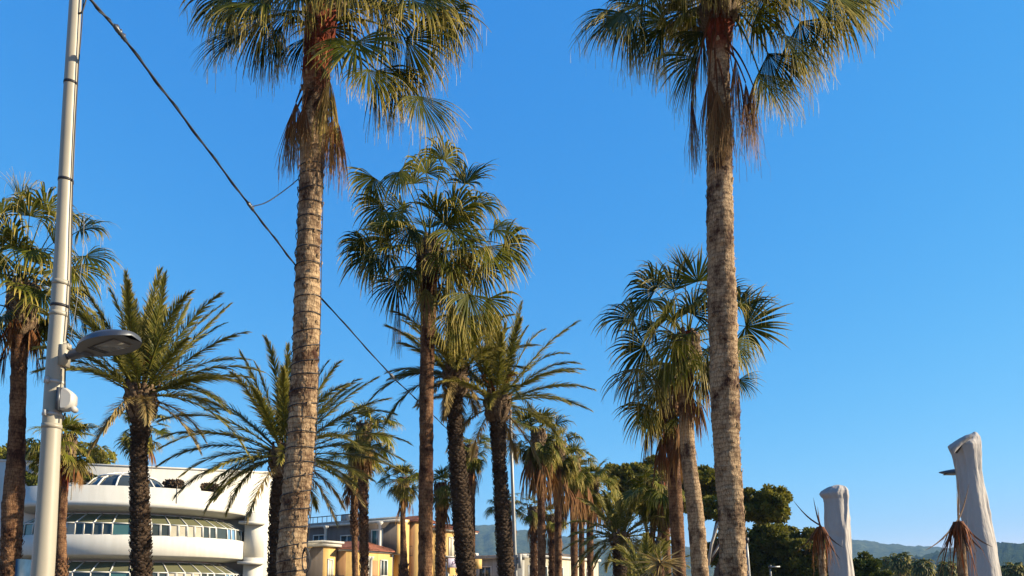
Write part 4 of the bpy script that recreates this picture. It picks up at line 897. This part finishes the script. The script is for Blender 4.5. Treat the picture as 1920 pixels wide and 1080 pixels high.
def rb(g, c, l, r, z0, z1, l0=0.0, r0=0.0, out=0.0):
    """box that reaches l metres along the left face and r along the right face from corner c"""
    a = -l - 0 * out; b = r
    cc = c + LV * (l + l0 - out) / 2 + RV * (r + r0 - out) / 2 + UP * (z0 + z1) / 2
    cc = c + LV * ((l0 + l) / 2) + RV * ((r0 + r) / 2) + UP * (z0 + z1) / 2
    g.box(cc, (l - l0 + 2 * out, r - r0 + 2 * out, z1 - z0), frame=FR)
def wall(root, mat, c, l, r, z0, z1, name='wall', **k):
    g = Geo(); rb(g, c, l, r, z0, z1, **k); return g.build(name, M[mat], root)
def face_win(root, c, side, s0, s1, z0, z1, glass='glass', off=0.0, name='window', mull=1):
    """framed window lying on the left ('L') or right ('R') face, s metres from the corner"""
    V, Nn_ = (LV, LN) if side == 'L' else (RV, RN)
    g = Geo(); fr3 = np.array([V, Nn_, UP]); P = lambda s, z, o: c + V * s + Nn_ * (o + off) + UP * z
    w = 0.09
    for (a, b, e, f) in ((s0, s1, z0, z0 + w), (s0, s1, z1 - w, z1), (s0, s0 + w, z0 + w, z1 - w), (s1 - w, s1, z0 + w, z1 - w)):
        g.box(P((a + b) / 2, (e + f) / 2, .03), (b - a, .08, f - e), frame=fr3)
    for k in range(mull): s = s0 + (s1 - s0) * (k + 1) / (mull + 1); g.box(P(s, (z0 + z1) / 2, .025), (w * .8, .05, z1 - z0 - 2 * w), frame=fr3)
    fo = g.build(name, M['frame_white'], root)
    g = Geo(); g.box(P((s0 + s1) / 2, (z0 + z1) / 2, .005), (s1 - s0 - w, .02, z1 - z0 - w), frame=fr3); g.build('pane', M[glass], fo)
def column(root, p, z0, z1, r=.14):
    g = Geo(); g.lathe((p[0], p[1], 0), [(0, z0), (r * 1.5, z0), (r * 1.5, z0 + .1), (r, z0 + .18), (r * .9, z1 - .35), (r * 1.1, z1 - .3), (r * 1.9, z1 - .12), (r * 1.9, z1), (0, z1)], 12); g.build('column', M['cornice'], root)
def gable(g, c, l, r, z, h, out=.35, l0=0., r0=0.):
    a = [c + LV * (l0 - out) + RV * (r0 - out), c + LV * (l + out) + RV * (r0 - out), c + LV * (l + out) + RV * (r + out), c + LV * (l0 - out) + RV * (r + out)]
    a = [q + UP * z for q in a]; m0 = (a[0] + a[3]) / 2 + LV * min(1.2, (l - l0) * .3) + UP * h; m1 = (a[1] + a[2]) / 2 - LV * min(1.2, (l - l0) * .3) + UP * h
    # rows of tiles as low waves
    for (p0, p1, q1, q0) in ((a[0], a[1], m1, m0), (a[2], a[3], m0, m1), (a[3], a[0], m0, m0), (a[1], a[2], m1, m1)):
        n = max(4, int(np.linalg.norm(p1 - p0) / .11)); s = np.linspace(0, 1, n * 2 + 1); w = (np.arange(n * 2 + 1) % 2) * .05
        lo = p0 + (p1 - p0) * s[:, None] + UP * w[:, None]; hi = q0 + (q1 - q0) * s[:, None] + UP * w[:, None]
        g.grid(np.array([lo, (lo + hi) / 2, hi]))
    g.add([q - UP * .08 for q in a] + a, [[0, 1, 2, 3], [0, 1, 5, 4], [1, 2, 6, 5], [2, 3, 7, 6], [3, 0, 4, 7]])

cY = corner(607, 58.0)
YH = thing('yellow_house', 'yellow and orange house with red tiled roofs and white columns behind the palms', 'building', (cY[0], cY[1], 0))
wall(YH, 'yellow', cY, 8.0, 1.35, 0, 5.35)
g = Geo(); rb(g, cY, 8.01, 1.36, 0, 5.34, l0=.0, r0=-.012); 
g = Geo(); g.box(cY + LV * 4.0 + LN * .01 + UP * 2.65, (7.98, .02, 5.3), frame=np.array([LV, LN, UP])); g.build('painted_shade_front', M['taupe'], YH)  # brown shade of the left front, painted as a thin sheet
wall(YH, 'cornice', cY, 8.0, 1.35, 5.35, 5.62, 'cornice', out=.28); wall(YH, 'cornice', cY, 8.0, 1.35, 5.62, 5.78, 'cornice', out=.42)
face_win(YH, cY, 'R', .45, 1.0, 2.6, 4.4, glass='blind', mull=0)
c2 = corner(650, 59.0)
wall(YH, 'yellow', c2, 4.0, 5.2, 0, 5.2)
g = Geo(); g.box(c2 + LV * 2.0 + LN * .01 + UP * 2.6, (3.98, .02, 5.2), frame=np.array([LV, LN, UP])); g.build('painted_shade_front', M['shaded_orange'], YH)  # orange sheet paints the shade onto this left face
g = Geo(); gable(g, c2, 4.0, 5.2, 5.25, .75); g.build('roof', M['tile'], YH)
wall(YH, 'cornice', c2, 4.0, 5.2, 5.05, 5.2, 'cornice', out=.15)
g = Geo()
g.box(c2 + RV * 3.0 + RN * .02 + UP * 3.2, (1.0, .04, 2.4), frame=np.array([RV, RN, UP])); g.build('loggia', M['shaded_orange'], YH)  # flat sheet in the shaded wall colour, standing for a recess
face_win(YH, c2, 'R', 3.75, 4.6, 3.1, 4.5)
for s in (2.1, 2.45): q = c2 + RV * s + RN * .25; column(YH, q, 2.3, 4.7)
def railing(root, p0, p1, z, h=.9, n=14):
    g = Geo(); g.tube([p0 + UP * (z + h), p1 + UP * (z + h)], .025, 4); g.tube([p0 + UP * (z + .08), p1 + UP * (z + .08)], .02, 4)
    for k in range(n + 1): q = p0 + (p1 - p0) * k / n; g.tube([q + UP * z, q + UP * (z + h)], .012, 4)
    g.build('railing', M['steel_dark'], root)
railing(YH, cY + RV * .2 + RN * .4, c2 + RV * 5 + RN * .4, 2.2, n=40)
c3 = corner(744, 63.0)
wall(YH, 'taupe', c3, 12.5, .6, 5.0, 7.75); wall(YH, 'cornice', c3, 12.5, .6, 7.75, 7.95, 'cornice', out=.35); wall(YH, 'grey_wall', c3, 12.5, .6, 7.95, 8.2, 'parapet', out=.1)  # upper storey in taupe: the shade on its left face is painted in
g = Geo(); g.box(c3 + RV * .3 + RN * .01 + UP * 6.4, (.58, .02, 2.7), frame=np.array([RV, RN, UP])); g.build('sunlit_end', M['yellow'], YH)  # end sheet keeps the yellow wall colour, without the painted shade
face_win(YH, c3, 'L', 1.6, 3.0, 5.7, 7.2, glass='glass_teal', mull=1); face_win(YH, c3, 'L', 5.2, 6.9, 5.6, 6.9, mull=1); face_win(YH, c3, 'L', 9.0, 10.6, 5.7, 7.1, mull=1)
for s in (1.1, 3.4, 7.9): column(YH, c3 + LV * s + LN * .9, 5.4 if s < 4 else 5.8, 7.75)
g = Geo(); rb(g, c3, 8.2, 2.0, 8.2, 9.0, l0=7.0, r0=1.2); g.build('chimney', M['grey_wall'], YH)
g = Geo(); [g.tube([c3 + LV * s + UP * 8.2, c3 + LV * s + UP * 8.75], .03, 4) for s in np.linspace(5, 12, 12)]; g.tube([c3 + LV * 5 + UP * 8.75, c3 + LV * 12 + UP * 8.75], .04, 4); g.build('railing', M['steel_dark'], YH)
c4 = corner(754, 64.0); wall(YH, 'yellow', c4, 1.0, .9, 0, 8.1)
c5 = corner(778, 65.0)
wall(YH, 'yellow', c5, 2.2, 2.4, 0, 8.0); g = Geo(); g.box(c5 + LV * 1.1 + LN * .01 + UP * 4, (2.18, .02, 7.98), frame=np.array([LV, LN, UP])); g.build('painted_shade_front', M['shaded_orange'], YH)  # left face darkened by an orange sheet, shade given as colour
g = Geo(); gable(g, c5, 2.2, 2.4, 8.05, .55); g.build('roof', M['tile'], YH)
face_win(YH, c5, 'R', .7, 1.3, 5.6, 7.1, mull=0); face_win(YH, c5, 'R', .7, 1.3, 2.4, 4.1, mull=0)
railing(YH, c5 + LV * 2.0 + LN * .3, c5 + LN * .3, 4.9, n=10)
c6 = corner(816, 67.0)
wall(YH, 'yellow', c6, 3.5, 5.6, 0, 7.4); wall(YH, 'cornice', c6, 3.5, 5.6, 7.4, 7.62, 'cornice', out=.3)
g = Geo(); gable(g, c6, 3.5, 5.6, 7.64, .5, out=.4); g.build('roof', M['tile'], YH)
face_win(YH, c6, 'R', 1.9, 2.8, 5.0, 6.9, glass='blind', mull=1); face_win(YH, c6, 'R', 2.6, 3.3, 1.2, 3.4, glass='blind', mull=0); face_win(YH, c6, 'R', 1.2, 1.9, 1.2, 3.6, mull=0)
g = Geo(); g.box(c6 + RV * 1.8 + RN * .55 + UP * 5.0, (3.2, 1.1, .12), frame=np.array([RV, RN, UP])); g.build('balcony', M['cornice'], YH)
g = Geo(); g.box(c6 + RV * 5.3 + RN * .5 + UP * 4.5, (.7, 1.0, .9), frame=np.array([RV, RN, UP])); g.build('bay', M['yellow'], YH)
# the purple and white shop sign: a pale panel with a curled mark and a short word-like stroke
sp0 = c6 + RV * 1.7 + RN * .95
SG = thing('shop_sign', 'pale lilac sign panel with a purple curl on the yellow house', 'sign', (sp0[0], sp0[1], 4.1))
g = Geo(); g.box(sp0 + UP * 4.45, (2.0, .10, .85), frame=np.array([RV, RN, UP])); g.build('panel', M['sign_white'], SG)
g = Geo(); Q = lambda s, z: sp0 + RV * s + RN * .07 + UP * (4.45 + z)
g.tube([Q(-.55, -.2), Q(-.35, .15), Q(-.15, .22), Q(-.1, .0), Q(-.3, -.1)], .045, 5); g.tube([Q(.05, -.15), Q(.2, .2), Q(.35, .2), Q(.3, .0), Q(.55, .05), Q(.75, .22)], .045, 5); g.build('lettering', M['sign_purple'], SG)

# ---------------------------------------------------------------- grey house and cream house
cg = corner(978, 72.0)
GH = thing('grey_house', 'low grey house with one dark double window left of the cream house', 'building', (cg[0], cg[1], 0))
wall(GH, 'grey_wall', cg, 7.2, .5, 0, 5.1); wall(GH, 'grey_wall', cg, 7.2, .5, 5.1, 5.35, 'eave', out=.3)
wall(GH, 'cornice', cg, 7.2, .5, 5.36, 5.5, 'coping', out=.15)
face_win(GH, cg, 'L', 3.6, 5.2, 3.1, 4.4); railing(GH, cg + LV * 7 + LN * .5, cg + LV * 1 + LN * .5, 2.6, h=.8, n=26)
g = Geo(); g.box(cg + LV * 6.0 + RV * .2 + UP * 5.62, (.8, .5, .3), frame=FR); g.build('roof_unit', M['cornice'], GH)
cc_ = corner(985, 76.0)
CH = thing('cream_house', 'long low cream house seen between the trunks of the palm clump', 'building', (cc_[0], cc_[1], 0))
wall(CH, 'cream', cc_, 2.2, 15.5, 0, 5.5); wall(CH, 'cornice', cc_, 2.2, 15.5, 5.5, 5.75, 'cornice', out=.25); g = Geo(); gable(g, cc_, 1.9, 15.2, 5.76, .35, out=.2); g.build('roof', M['taupe'], CH)
for s in (.5, 3.2, 6.4, 9.4, 12.6): face_win(CH, cc_, 'R', s, s + .95, 3.0, 4.6)
railing(CH, cc_ + RV * 8.6 + RN * .4, cc_ + RV * 14.5 + RN * .4, 2.5, n=22)

# ---------------------------------------------------------------- lamp post on the left
M['pole_paint'] = plain('grey beige paint', (0.44, 0.40, 0.315), 0.45, metal=0.0, var=0.07, scale=2.2)
M['lamp_grey'] = plain('lamp housing grey', (0.085, 0.095, 0.115), 0.4, metal=0.3, var=0.1)
M['lamp_under'] = plain('lamp underside', (0.10, 0.09, 0.08), 0.5, var=0.08)
M['led'] = plain('unlit lamp glass', (0.20, 0.19, 0.17), 0.25, var=0.05, scale=30)
M['box_white'] = plain('white plastic', (0.50, 0.49, 0.46), 0.45, var=0.04)
M['cable'] = plain('black cable', (0.012, 0.012, 0.018), 0.6)
D0 = 6.5
M['mast_grey'] = plain('grey sheath', (.3, .29, .27), .6)
pp = [at(x, y, D0) for x, y in ((80, 1085), (95, 840), (102, 700), (115, 540), (118.5, 440), (129, 220), (141.5, 0), (150, -160))]
pw = [39, 33, 32, 31, 27, 25, 22, 19]
streaks(M['pole_paint'], .12); foot = pp[0].copy(); foot[2] = 0.0; foot[0] -= .06
LP = thing('lamp_post', 'tall grey beige lamp post at the left with one flat street light head', 'lamp post', foot)
g = Geo(); pl_ = [foot] + pp; rr_ = [42 / F * D0 / 2] + [w / F * D0 / 2 for w in pw]
Q, u_, L_ = resample(pl_, .12); plc = np.concatenate([[0], np.cumsum(np.linalg.norm(np.diff(np.array(pl_), axis=0), axis=1))]); g.tube(Q, np.interp(u_, plc / plc[-1], rr_), 32); g.build('pole', M['pole_paint'], LP, smooth=True)
g = Geo(); g.lathe((foot[0], foot[1], 0), [(0, 0), (.2, 0), (.2, .03), (.11, .05), (.11, .3), (.1, .32)], 20); g.build('base_plate', M['pole_paint'], LP)
def pole_at(y):
    ys_ = [1085, 840, 700, 540, 440, 220, 0, -160]; xs_ = [80, 95, 102, 115, 118.5, 129, 141.5, 150]
    x = np.interp(-y, [-v for v in ys_], xs_); w = np.interp(-y, [-v for v in ys_], pw); return at(x, y, D0), w / F * D0 / 2
for y, mt in ((157, 'cable'), (339, 'cable'), (575, 'cable'), (717, 'box_white'), (778, 'box_white'), (800, 'pole_paint'), (590, 'pole_paint'), (532, 'pole_paint')):
    c, r = pole_at(y); g = Geo(); hh = .012 if mt != 'pole_paint' else .02
    g.lathe((c[0], c[1], c[2]), [(r * .99, -hh), (r * 1.07, -hh), (r * 1.07, hh), (r * .99, hh)], 28)
    if mt == 'box_white': g.box(c + np.array([-.01, -r * 1.15, 0]), (.03, .03, .05))
    g.build('strap', M[mt], LP)
# bracket, arm and lamp head
c, r = pole_at(668); ax = nrm(np.array([.90, -.42, .085])); sd_ = nrm(np.cross(UP, ax)); up_ = np.cross(ax, sd_)
g = Geo(); g.box(c + np.array([r + .012, -.01, 0]), (.055, .09, .19)); g.box(c + np.array([r + .03, -.01, .085]), (.05, .05, .045)); g.build('bracket', M['pole_paint'], LP)
base = c + np.array([r + .03, -.01, -.01])
LPo = lambda a, s, z: base + ax * a + sd_ * s + up_ * z
g = Geo(); g.tube([LPo(0, 0, 0), LPo(.07, 0, 0)], .028, 14); g.tube([LPo(.05, 0, 0), LPo(.08, 0, .002), LPo(.22, 0, .004), LPo(.30, 0, .006)], [.03, .045, .05, .065], 16); g.build('arm', M['lamp_grey'], LP)
# flat leaf shaped head: outline half widths along the axis
S_ = np.linspace(0, 1, 20); hwid = .20 * (np.sin(np.pi * np.clip(S_ * .80 + .08, 0, 1)) ** .65); hwid[-1] = .10
top = .020 + .075 * np.sin(np.pi * np.clip(S_ * .85 + .1, 0, 1)) ** .8
rows = []
for s, w, t in zip(S_, hwid, top):
    a = .24 + s * .60
    rows.append([LPo(a, w * k, (-.028 if abs(k) > .97 else 0) + t * (1 - abs(k) ** 2.5)) for k in (-1, -.985, -.9, -.6, -.2, .2, .6, .9, .985, 1)])
rows = np.array(rows); m0_, m1_ = rows[0].mean(0), rows[-1].mean(0); rows = np.concatenate([np.repeat(m0_[None, None], 10, 1), rows, np.repeat(m1_[None, None], 10, 1)])
g = Geo(); g.grid(rows); hd = g.build('lamp_head', M['lamp_grey'], LP, smooth=True)
under = np.array([[LPo(.24 + s * .60, w * k, -.026 - .006 * (1 - abs(k))) for k in (-.98, -.5, 0, .5, .98)] for s, w in zip(S_, hwid)])
g = Geo(); g.grid(under); g.build('underside', M['lamp_under'], hd)
g = Geo(); g.box(LPo(.60, 0, -.036), (.26, .17, .01), frame=np.array([ax, sd_, up_])); g.build('lamp_glass', M['led'], hd)
g = Geo()
for k in range(5): g.box(LPo(.40 + k * .03, 0, -.034), (.006, .17, .006), frame=np.array([ax, sd_, up_]))
g.build('cooling_slots', M['lamp_grey'], hd)
# white junction box strapped to the pole
c, r = pole_at(752); bxp = c + np.array([r + .05, -.03, 0])
JB = thing('junction_box', 'white rounded equipment box strapped to the lamp post below its head', 'box', bxp)
bdir = nrm(np.array([1, .25, 0])); bs = nrm(np.cross(UP, bdir))
def bpt(a, s, z): return bxp + bdir * a * .85 + bs * s * .85 + UP * z * .85
prof = [(-.03, -.10), (-.02, -.115), (.03, -.11), (.085, -.07), (.10, -.03), (.10, .05), (.08, .08), (.03, .115), (-.02, .12), (-.03, .10)]
g = Geo(); th = np.linspace(0, 1, 5)
g.grid(np.array([[bpt(a * .7, s_, z * .85) for a, z in prof] for s_ in (-.075,)] + [[bpt(a, s_, z) for a, z in prof] for s_ in (-.06, .06)] + [[bpt(a * .7, s_, z * .85) for a, z in prof] for s_ in (.075,)]), closed=True)
for s_ in (-.075, .075):
    P = np.array([[bpt(a * .7, s_, z * .85) for a, z in prof], [bpt(.02, s_, 0)] * len(prof)]); g.grid(P, closed=True)
g.build('housing', M['box_white'], JB)
g = Geo(); g.tube([bpt(.085, -.05, -.09), bpt(.085, .05, -.09)], .028, 12); g.build('knuckle', M['box_white'], JB)
g = Geo(); g.box(bpt(-.045, 0, 0), (.03, .13, .20), frame=np.array([bdir, bs, UP])); g.build('back_plate', M['lamp_grey'], JB)

def cable(label, pts, rad, cat='cable', name='cable', mat='cable', group=None, noiseamp=0.0):
    pts = np.array(pts, float); Q, _, _ = resample(pts, .05 if len(pts) < 30 else .04)
    g = Geo(); g.tube(Q, rad, 6); return tag(g.build(name, M[mat], loc=tuple(pts[0])), label, cat, group)
pc = lambda dx, y, dy=-.0: pole_at(y)[0] + np.array([pole_at(y)[1] + dx, -.02 + dy, 0])
cable('thin black cable running down the right side of the lamp post', [pc(.035, -60), pc(.045, 20), pc(.02, 60), pc(.03, 100), pc(.012, 157), pc(.02, 250), pc(.006, 339), pc(.03, 420), pc(.02, 500), pc(.035, 575), pc(.02, 640)], .006, group=None)
cable('coiled cable loop near the top of the lamp post', [pc(-.02, 30), pc(.0, 48), pc(.04, 50), pc(.085, 30), pc(.10, -5), pc(.08, -60)], .008)
cable('short cables between lamp bracket and the white box', [pc(.03, 690), pc(.022, 705), pc(.035, 725), pc(.04, 735)], .007)
cable('cables looping below the white box on the lamp post', [pc(.05, 775), pc(.03, 790), pc(.045, 805), pc(.01, 815), pc(.03, 790)], .008)
cable('pale thin cable hanging in a bow beside the lamp post', [pc(.13, 400), pc(.14, 470), pc(.115, 540), pc(.06, 610), pc(.055, 650)], .0022, mat='mast_grey')

# overhead wire with clamps
def wpt(px_, py_, z):
    lo, hi = 2.0, 60.0
    for _ in range(50):
        m_ = (lo + hi) / 2
        if at(px_, py_, m_)[2] < z: lo = m_
        else: hi = m_
    return at(px_, py_, lo)
wp = [wpt(160, -12, 6.82), wpt(225, 62, 6.78), wpt(350, 228, 6.70), wpt(470, 388, 6.64), wpt(550, 492, 6.60), wpt(600, 556, 6.58), wpt(735, 706, 6.62), wpt(790, 757, 6.68), wpt(832, 798, 6.75), wpt(856, 822, 6.8)]
Q = []
for a, b in zip(wp[:-1], wp[1:]): Q += [a + (b - a) * t for t in np.linspace(0, 1, 12, endpoint=False)]
Q.append(wp[-1]); Q = np.array(Q)
g = Geo(); g.tube(Q, .013, 6); th = np.arange(len(Q)) * .9
g.tube(Q + np.stack([.014 * np.cos(th), 0 * th, .016 * np.sin(th)], -1), .007, 5)
OW = thing('overhead_cable', 'long black cable sloping from the lamp post top past the wound palm', 'cable', tuple(wp[0]))
g.build('wire', M['cable'], OW)
for w_, k in ((wp[1], 1.0), (wp[3], 1.0), (wp[6], 1.6)):
    dv = nrm(wp[3] - wp[1]); g = Geo()
    for o in (-.05, 0, .05): g.box(w_ + dv * o * k + np.array([0, 0, .01]), (.035 * k, .03 * k, .045 * k), rz=.3 + o * 8)
    g.tube([w_ - dv * .09 * k, w_ + dv * .09 * k], .02 * k, 6)
    g.build('clamp', M['lamp_grey'], OW)
cable('short slack wire from the overhead cable to the wound palm', [wp[3], wp[3] + (at(498, 381, 10.6) - wp[3]) * 1.0, at(525, 366, 10.75), at(560, 335, 10.85)], .008)
# light cable wound round the near trunk
tc_px = [(545, 1090), (548, 1000), (553, 950), (563, 850), (571.5, 700), (575.5, 600), (578, 480), (581, 400), (585, 300)]
tp = np.array([at(x, y, 11.0) for x, y in tc_px]); tr_ = np.array([52, 52, 54, 54, 50, 49, 47, 46, 46]) / F * 11 / 2 * 1.07
tp = np.concatenate([[tp[0] + (tp[0] - tp[1]) * 6], tp]); tr_ = np.concatenate([tr_[:1], tr_])
Q, u_, L_ = resample(tp, .012); plc = np.concatenate([[0], np.cumsum(np.linalg.norm(np.diff(tp, axis=0), axis=1))]); rr_ = np.interp(u_, plc / plc[-1], tr_)
rngw = np.random.default_rng(9); ph = np.cumsum(2 * math.pi * .012 / np.interp(np.arange(len(Q)), np.linspace(0, len(Q), 30), rngw.uniform(.17, .27, 30)))
tiltw = np.interp(np.arange(len(Q)), np.linspace(0, len(Q), 40), rngw.uniform(-.03, .05, 40))
W = Q + np.stack([rr_ * np.cos(ph), rr_ * np.sin(ph), tiltw * np.cos(ph + 2.5)], -1)
g = Geo(); g.tube(W, .0075, 5); tag(g.build('light_cable', M['cable'], loc=tuple(W[0])), 'black light cable wound in many turns round the near palm trunk', 'cable')
q = [at(604, 300, 10.85), at(606, 380, 10.8), at(603, 470, 10.8), at(602, 560, 10.8), at(600, 620, 10.8), at(597, 720, 10.8), at(592, 850, 10.8), at(584, 960, 10.8), at(574, 1040, 10.8)]
cable('thin black cable hanging straight down the right side of the wound palm', q, .006)
th = np.linspace(0, 6 * math.pi, 120); cl = at(572, 1050, 10.75)
g = Geo(); g.tube(np.stack([cl[0] + .07 * np.cos(th) * (.6 + .1 * th / 6), cl[1] + th * .004, cl[2] + .17 * np.sin(th) + .02 * np.sin(th * .37)], -1), .008, 5); tag(g.build('cable_coil', M['cable'], loc=tuple(cl)), 'coil of spare black cable hanging low on the wound palm trunk', 'cable')

# ---------------------------------------------------------------- masts, lamps and small things further off
M['mast'] = plain('galvanised mast', (0.34, 0.34, 0.33), 0.5, metal=0.3)
def mast(label, top, bottom, d, w, name='mast', cat='mast', disc=None, head=True, lampo=None):
    a, b = at(*bottom, d), at(*top, d); f_ = a.copy(); f_[2] = 0; f_[0] -= (b[0] - a[0]) / max(b[2] - a[2], .1) * a[2]
    root = thing(name, label, cat, f_); r = w / F * d / 2
    g = Geo(); g.tube([f_, a, (a + b) / 2, b], [r * 1.25, r * 1.1, r, r * .8], 12); g.build('pole', M['mast'], root, smooth=True)
    g = Geo(); g.lathe(tuple(b), [(0, -.05), (r * 1.5, -.05), (r * 1.5, .12), (0, .14)], 10); g.build('cap', M['steel_dark'], root)
    if disc is not None:
        q = at(*disc, d); g = Geo(); g.tube([q - np.array([r * 4, 0, 0]), q], r * .5, 6); g.box(q, (.10, .16, .42)); g.build('speaker', M['box_white'], root)
    if lampo is not None:
        q = at(*lampo, d); g = Geo(); g.box((b + q) / 2 + UP * .03, (abs(q[0] - b[0]) + .1, .25, .07)); g.build('lamp_head', M['mast'], root)
    return root
mast('thin grey mast standing right of the date palm with orange stalks', (956, 755), (967, 1085), 22.0, 6.5, disc=(975, 1052))
mast('slim pale pole right beside the near bare trunk low on the right', (1399, 1015), (1404, 1085), 26.0, 7)
mast('small distant street light before the dark trees', (1444, 1064), (1446, 1090), 38.0, 3.5, name='street_light', cat='street light', lampo=(1459, 1064))
# street light half hidden by the taller parasol
hd_ = at(1815, 888, 10.5); hf = hd_.copy(); hf[2] = 0
SL = thing('street_light', 'dark street light head poking out left behind the taller covered parasol', 'street light', hf)
g = Geo(); g.tube([hf, hd_ + UP * .02], [.06, .045], 14); g.build('pole', M['mast'], SL, smooth=True)
g = Geo(); tip = at(1761, 886, 10.5); K = 12; s = np.linspace(0, 1, K); Pn = []
for t in s:
    c_ = hd_ + (tip - hd_) * t; hw_ = .13 * (1 - t ** 2.2) + .01; tt = .075 * (1 - t ** 1.6) + .008
    Pn.append([c_ + np.array([0, hw_ * math.cos(a), max(-.01, tt * math.sin(a)) ]) for a in np.linspace(0, 2 * math.pi, 16, endpoint=False)])
g.grid(np.array(Pn), closed=True); h_ = g.build('lamp_head', M['lamp_grey'], SL, smooth=True)
g = Geo(); g.box(hd_ + (tip - hd_) * .45 - UP * .014, (.25, .16, .012)); g.build('lamp_glass', M['led'], h_)
cable('thin wire hanging down left of the taller covered parasol', [at(1791, 860, 8.2), at(1794, 900, 8.2), at(1796, 950, 8.2), at(1797, 975, 8.0)], .003)
cable('thin dark strap hanging down the front of the taller covered parasol', [at(1813, 975, 8.15), at(1815, 1030, 8.1), at(1817, 1085, 8.1)], .003)
# blue panel at the far left
q = at(48, 1049, 15.0)
BP = thing('blue_sign', 'narrow blue panel sign on a post between left palm and lamp post', 'sign', (q[0], q[1], 0))
M['blue'] = plain('blue panel paint', (0.03, 0.07, 0.13), 0.4, var=0.25, scale=4)
g = Geo(); g.box((q[0], q[1], q[2] - .9), (.09, .45, 1.8)); g.build('panel', M['blue'], BP)
g = Geo(); g.tube([[q[0], q[1] + .02, 0], [q[0], q[1] + .02, q[2] - 1.75]], .035, 8); g.tube([[q[0] - .1, q[1], q[2] - .17], [q[0] - .04, q[1], q[2] - .14]], .02, 6); g.build('post', M['steel_dark'], BP)
mast('thin white flagpole far behind, right of the cable wound trunk', (836, 1052), (838, 1090), 48.0, 2.2)

# ---------------------------------------------------------------- distant palms and wood along the shore
rngd = np.random.default_rng(90)
def far_palm(px_, py_, d, seed, crown=2.3, dark=0.2, label=None):
    rng = np.random.default_rng(seed); hub = at(px_, py_, d); foot = hub.copy(); foot[2] = 0
    root = thing('fan_palm', label, 'palm tree', foot, 'distant palms low on the right')
    g = Geo(); g.tube([foot, hub], [.3, .22], 8); g.build('trunk', M['bark_brown'], root)
    g = Geo()
    for i in range(34): fan_leaf(g, hub, i * 2.4, 1.3 - 2.3 * i / 34, crown * .4 * rng.uniform(.6, 1.1), crown * .6, rng, droop=1.0, nseg=9, K=4, wid=1.3, tone=dark + rng.uniform(0, .4), threads=0)
    g.build('crown', M['fan'], root)
    g = Geo()
    for i in range(12): fan_leaf(g, hub - UP * .4, i * 2.4, -1.1, crown * .2, crown * .5, rng, droop=1.4, span=1.2, nseg=6, K=4, wid=1.6, threads=0, bladeel=-1.4)
    g.build('dead_fronds', M['dry'], root)
    return root
for px_, py_, d, cr, lab in ((1665, 1056, 110, 2.2, 'distant palm just right of the round green tree'), (1689, 1053, 105, 2.4, 'distant palm, second to the right of the round green tree'), (1729, 1062, 100, 2.3, 'distant palm standing alone before the hill foot'), (1776, 1066, 104, 2.2, 'distant palm directly left of the taller parasol’s withered palm'), (1708, 1066, 125, 2.1, 'small distant palm between two larger ones at the hill foot'), (1903, 1070, 100, 2.4, 'distant palm at the right edge beyond the taller parasol'),
                              (1478, 1006, 62, 1.6, 'palm top sticking out above the dark dense trees'), (1470, 1018, 60, 1.3, 'small palm top among the dark dense trees'), (1180, 1048, 60, 2.2, 'distant palm low behind the short bushy date palm')):
    far_palm(px_, py_, d, int(px_), cr, label=lab.replace('’s', ''))
g = Geo(); rng = np.random.default_rng(95)
for k in range(46):
    x = 1560 + k * 9 + rng.uniform(-4, 4); d = rng.uniform(150, 230); c_ = at(x, 1092, d); top_ = at(x, rng.uniform(1066, 1076), d)
    foliage(g, np.array([c_[0], d, top_[2] / 2]), [rng.uniform(3, 5), 3, top_[2] / 2], rng, n=420, leaf=.55, clumps=14, tone=.3)
tag(g.build('distant_wood', M['dark_leaf']), 'low band of dark trees far off along the shore', 'wood', kind='stuff')

# ---------------------------------------------------------------- air
g = Geo(); g.box((0, 2200, 245), (9000, 4700, 492))
hm = bpy.data.materials.new('haze'); hm.use_nodes = True; ht = hm.node_tree; ht.nodes.clear()
ho = ht.nodes.new('ShaderNodeOutputMaterial'); pv = ht.nodes.new('ShaderNodeVolumePrincipled'); pv.inputs['Color'].default_value = (0.24, 0.48, 0.85, 1); pv.inputs['Density'].default_value = 0.00016; pv.inputs['Anisotropy'].default_value = 0.0
ht.links.new(pv.outputs[0], ho.inputs['Volume'])
tag(g.build('haze', hm), kind='stuff')
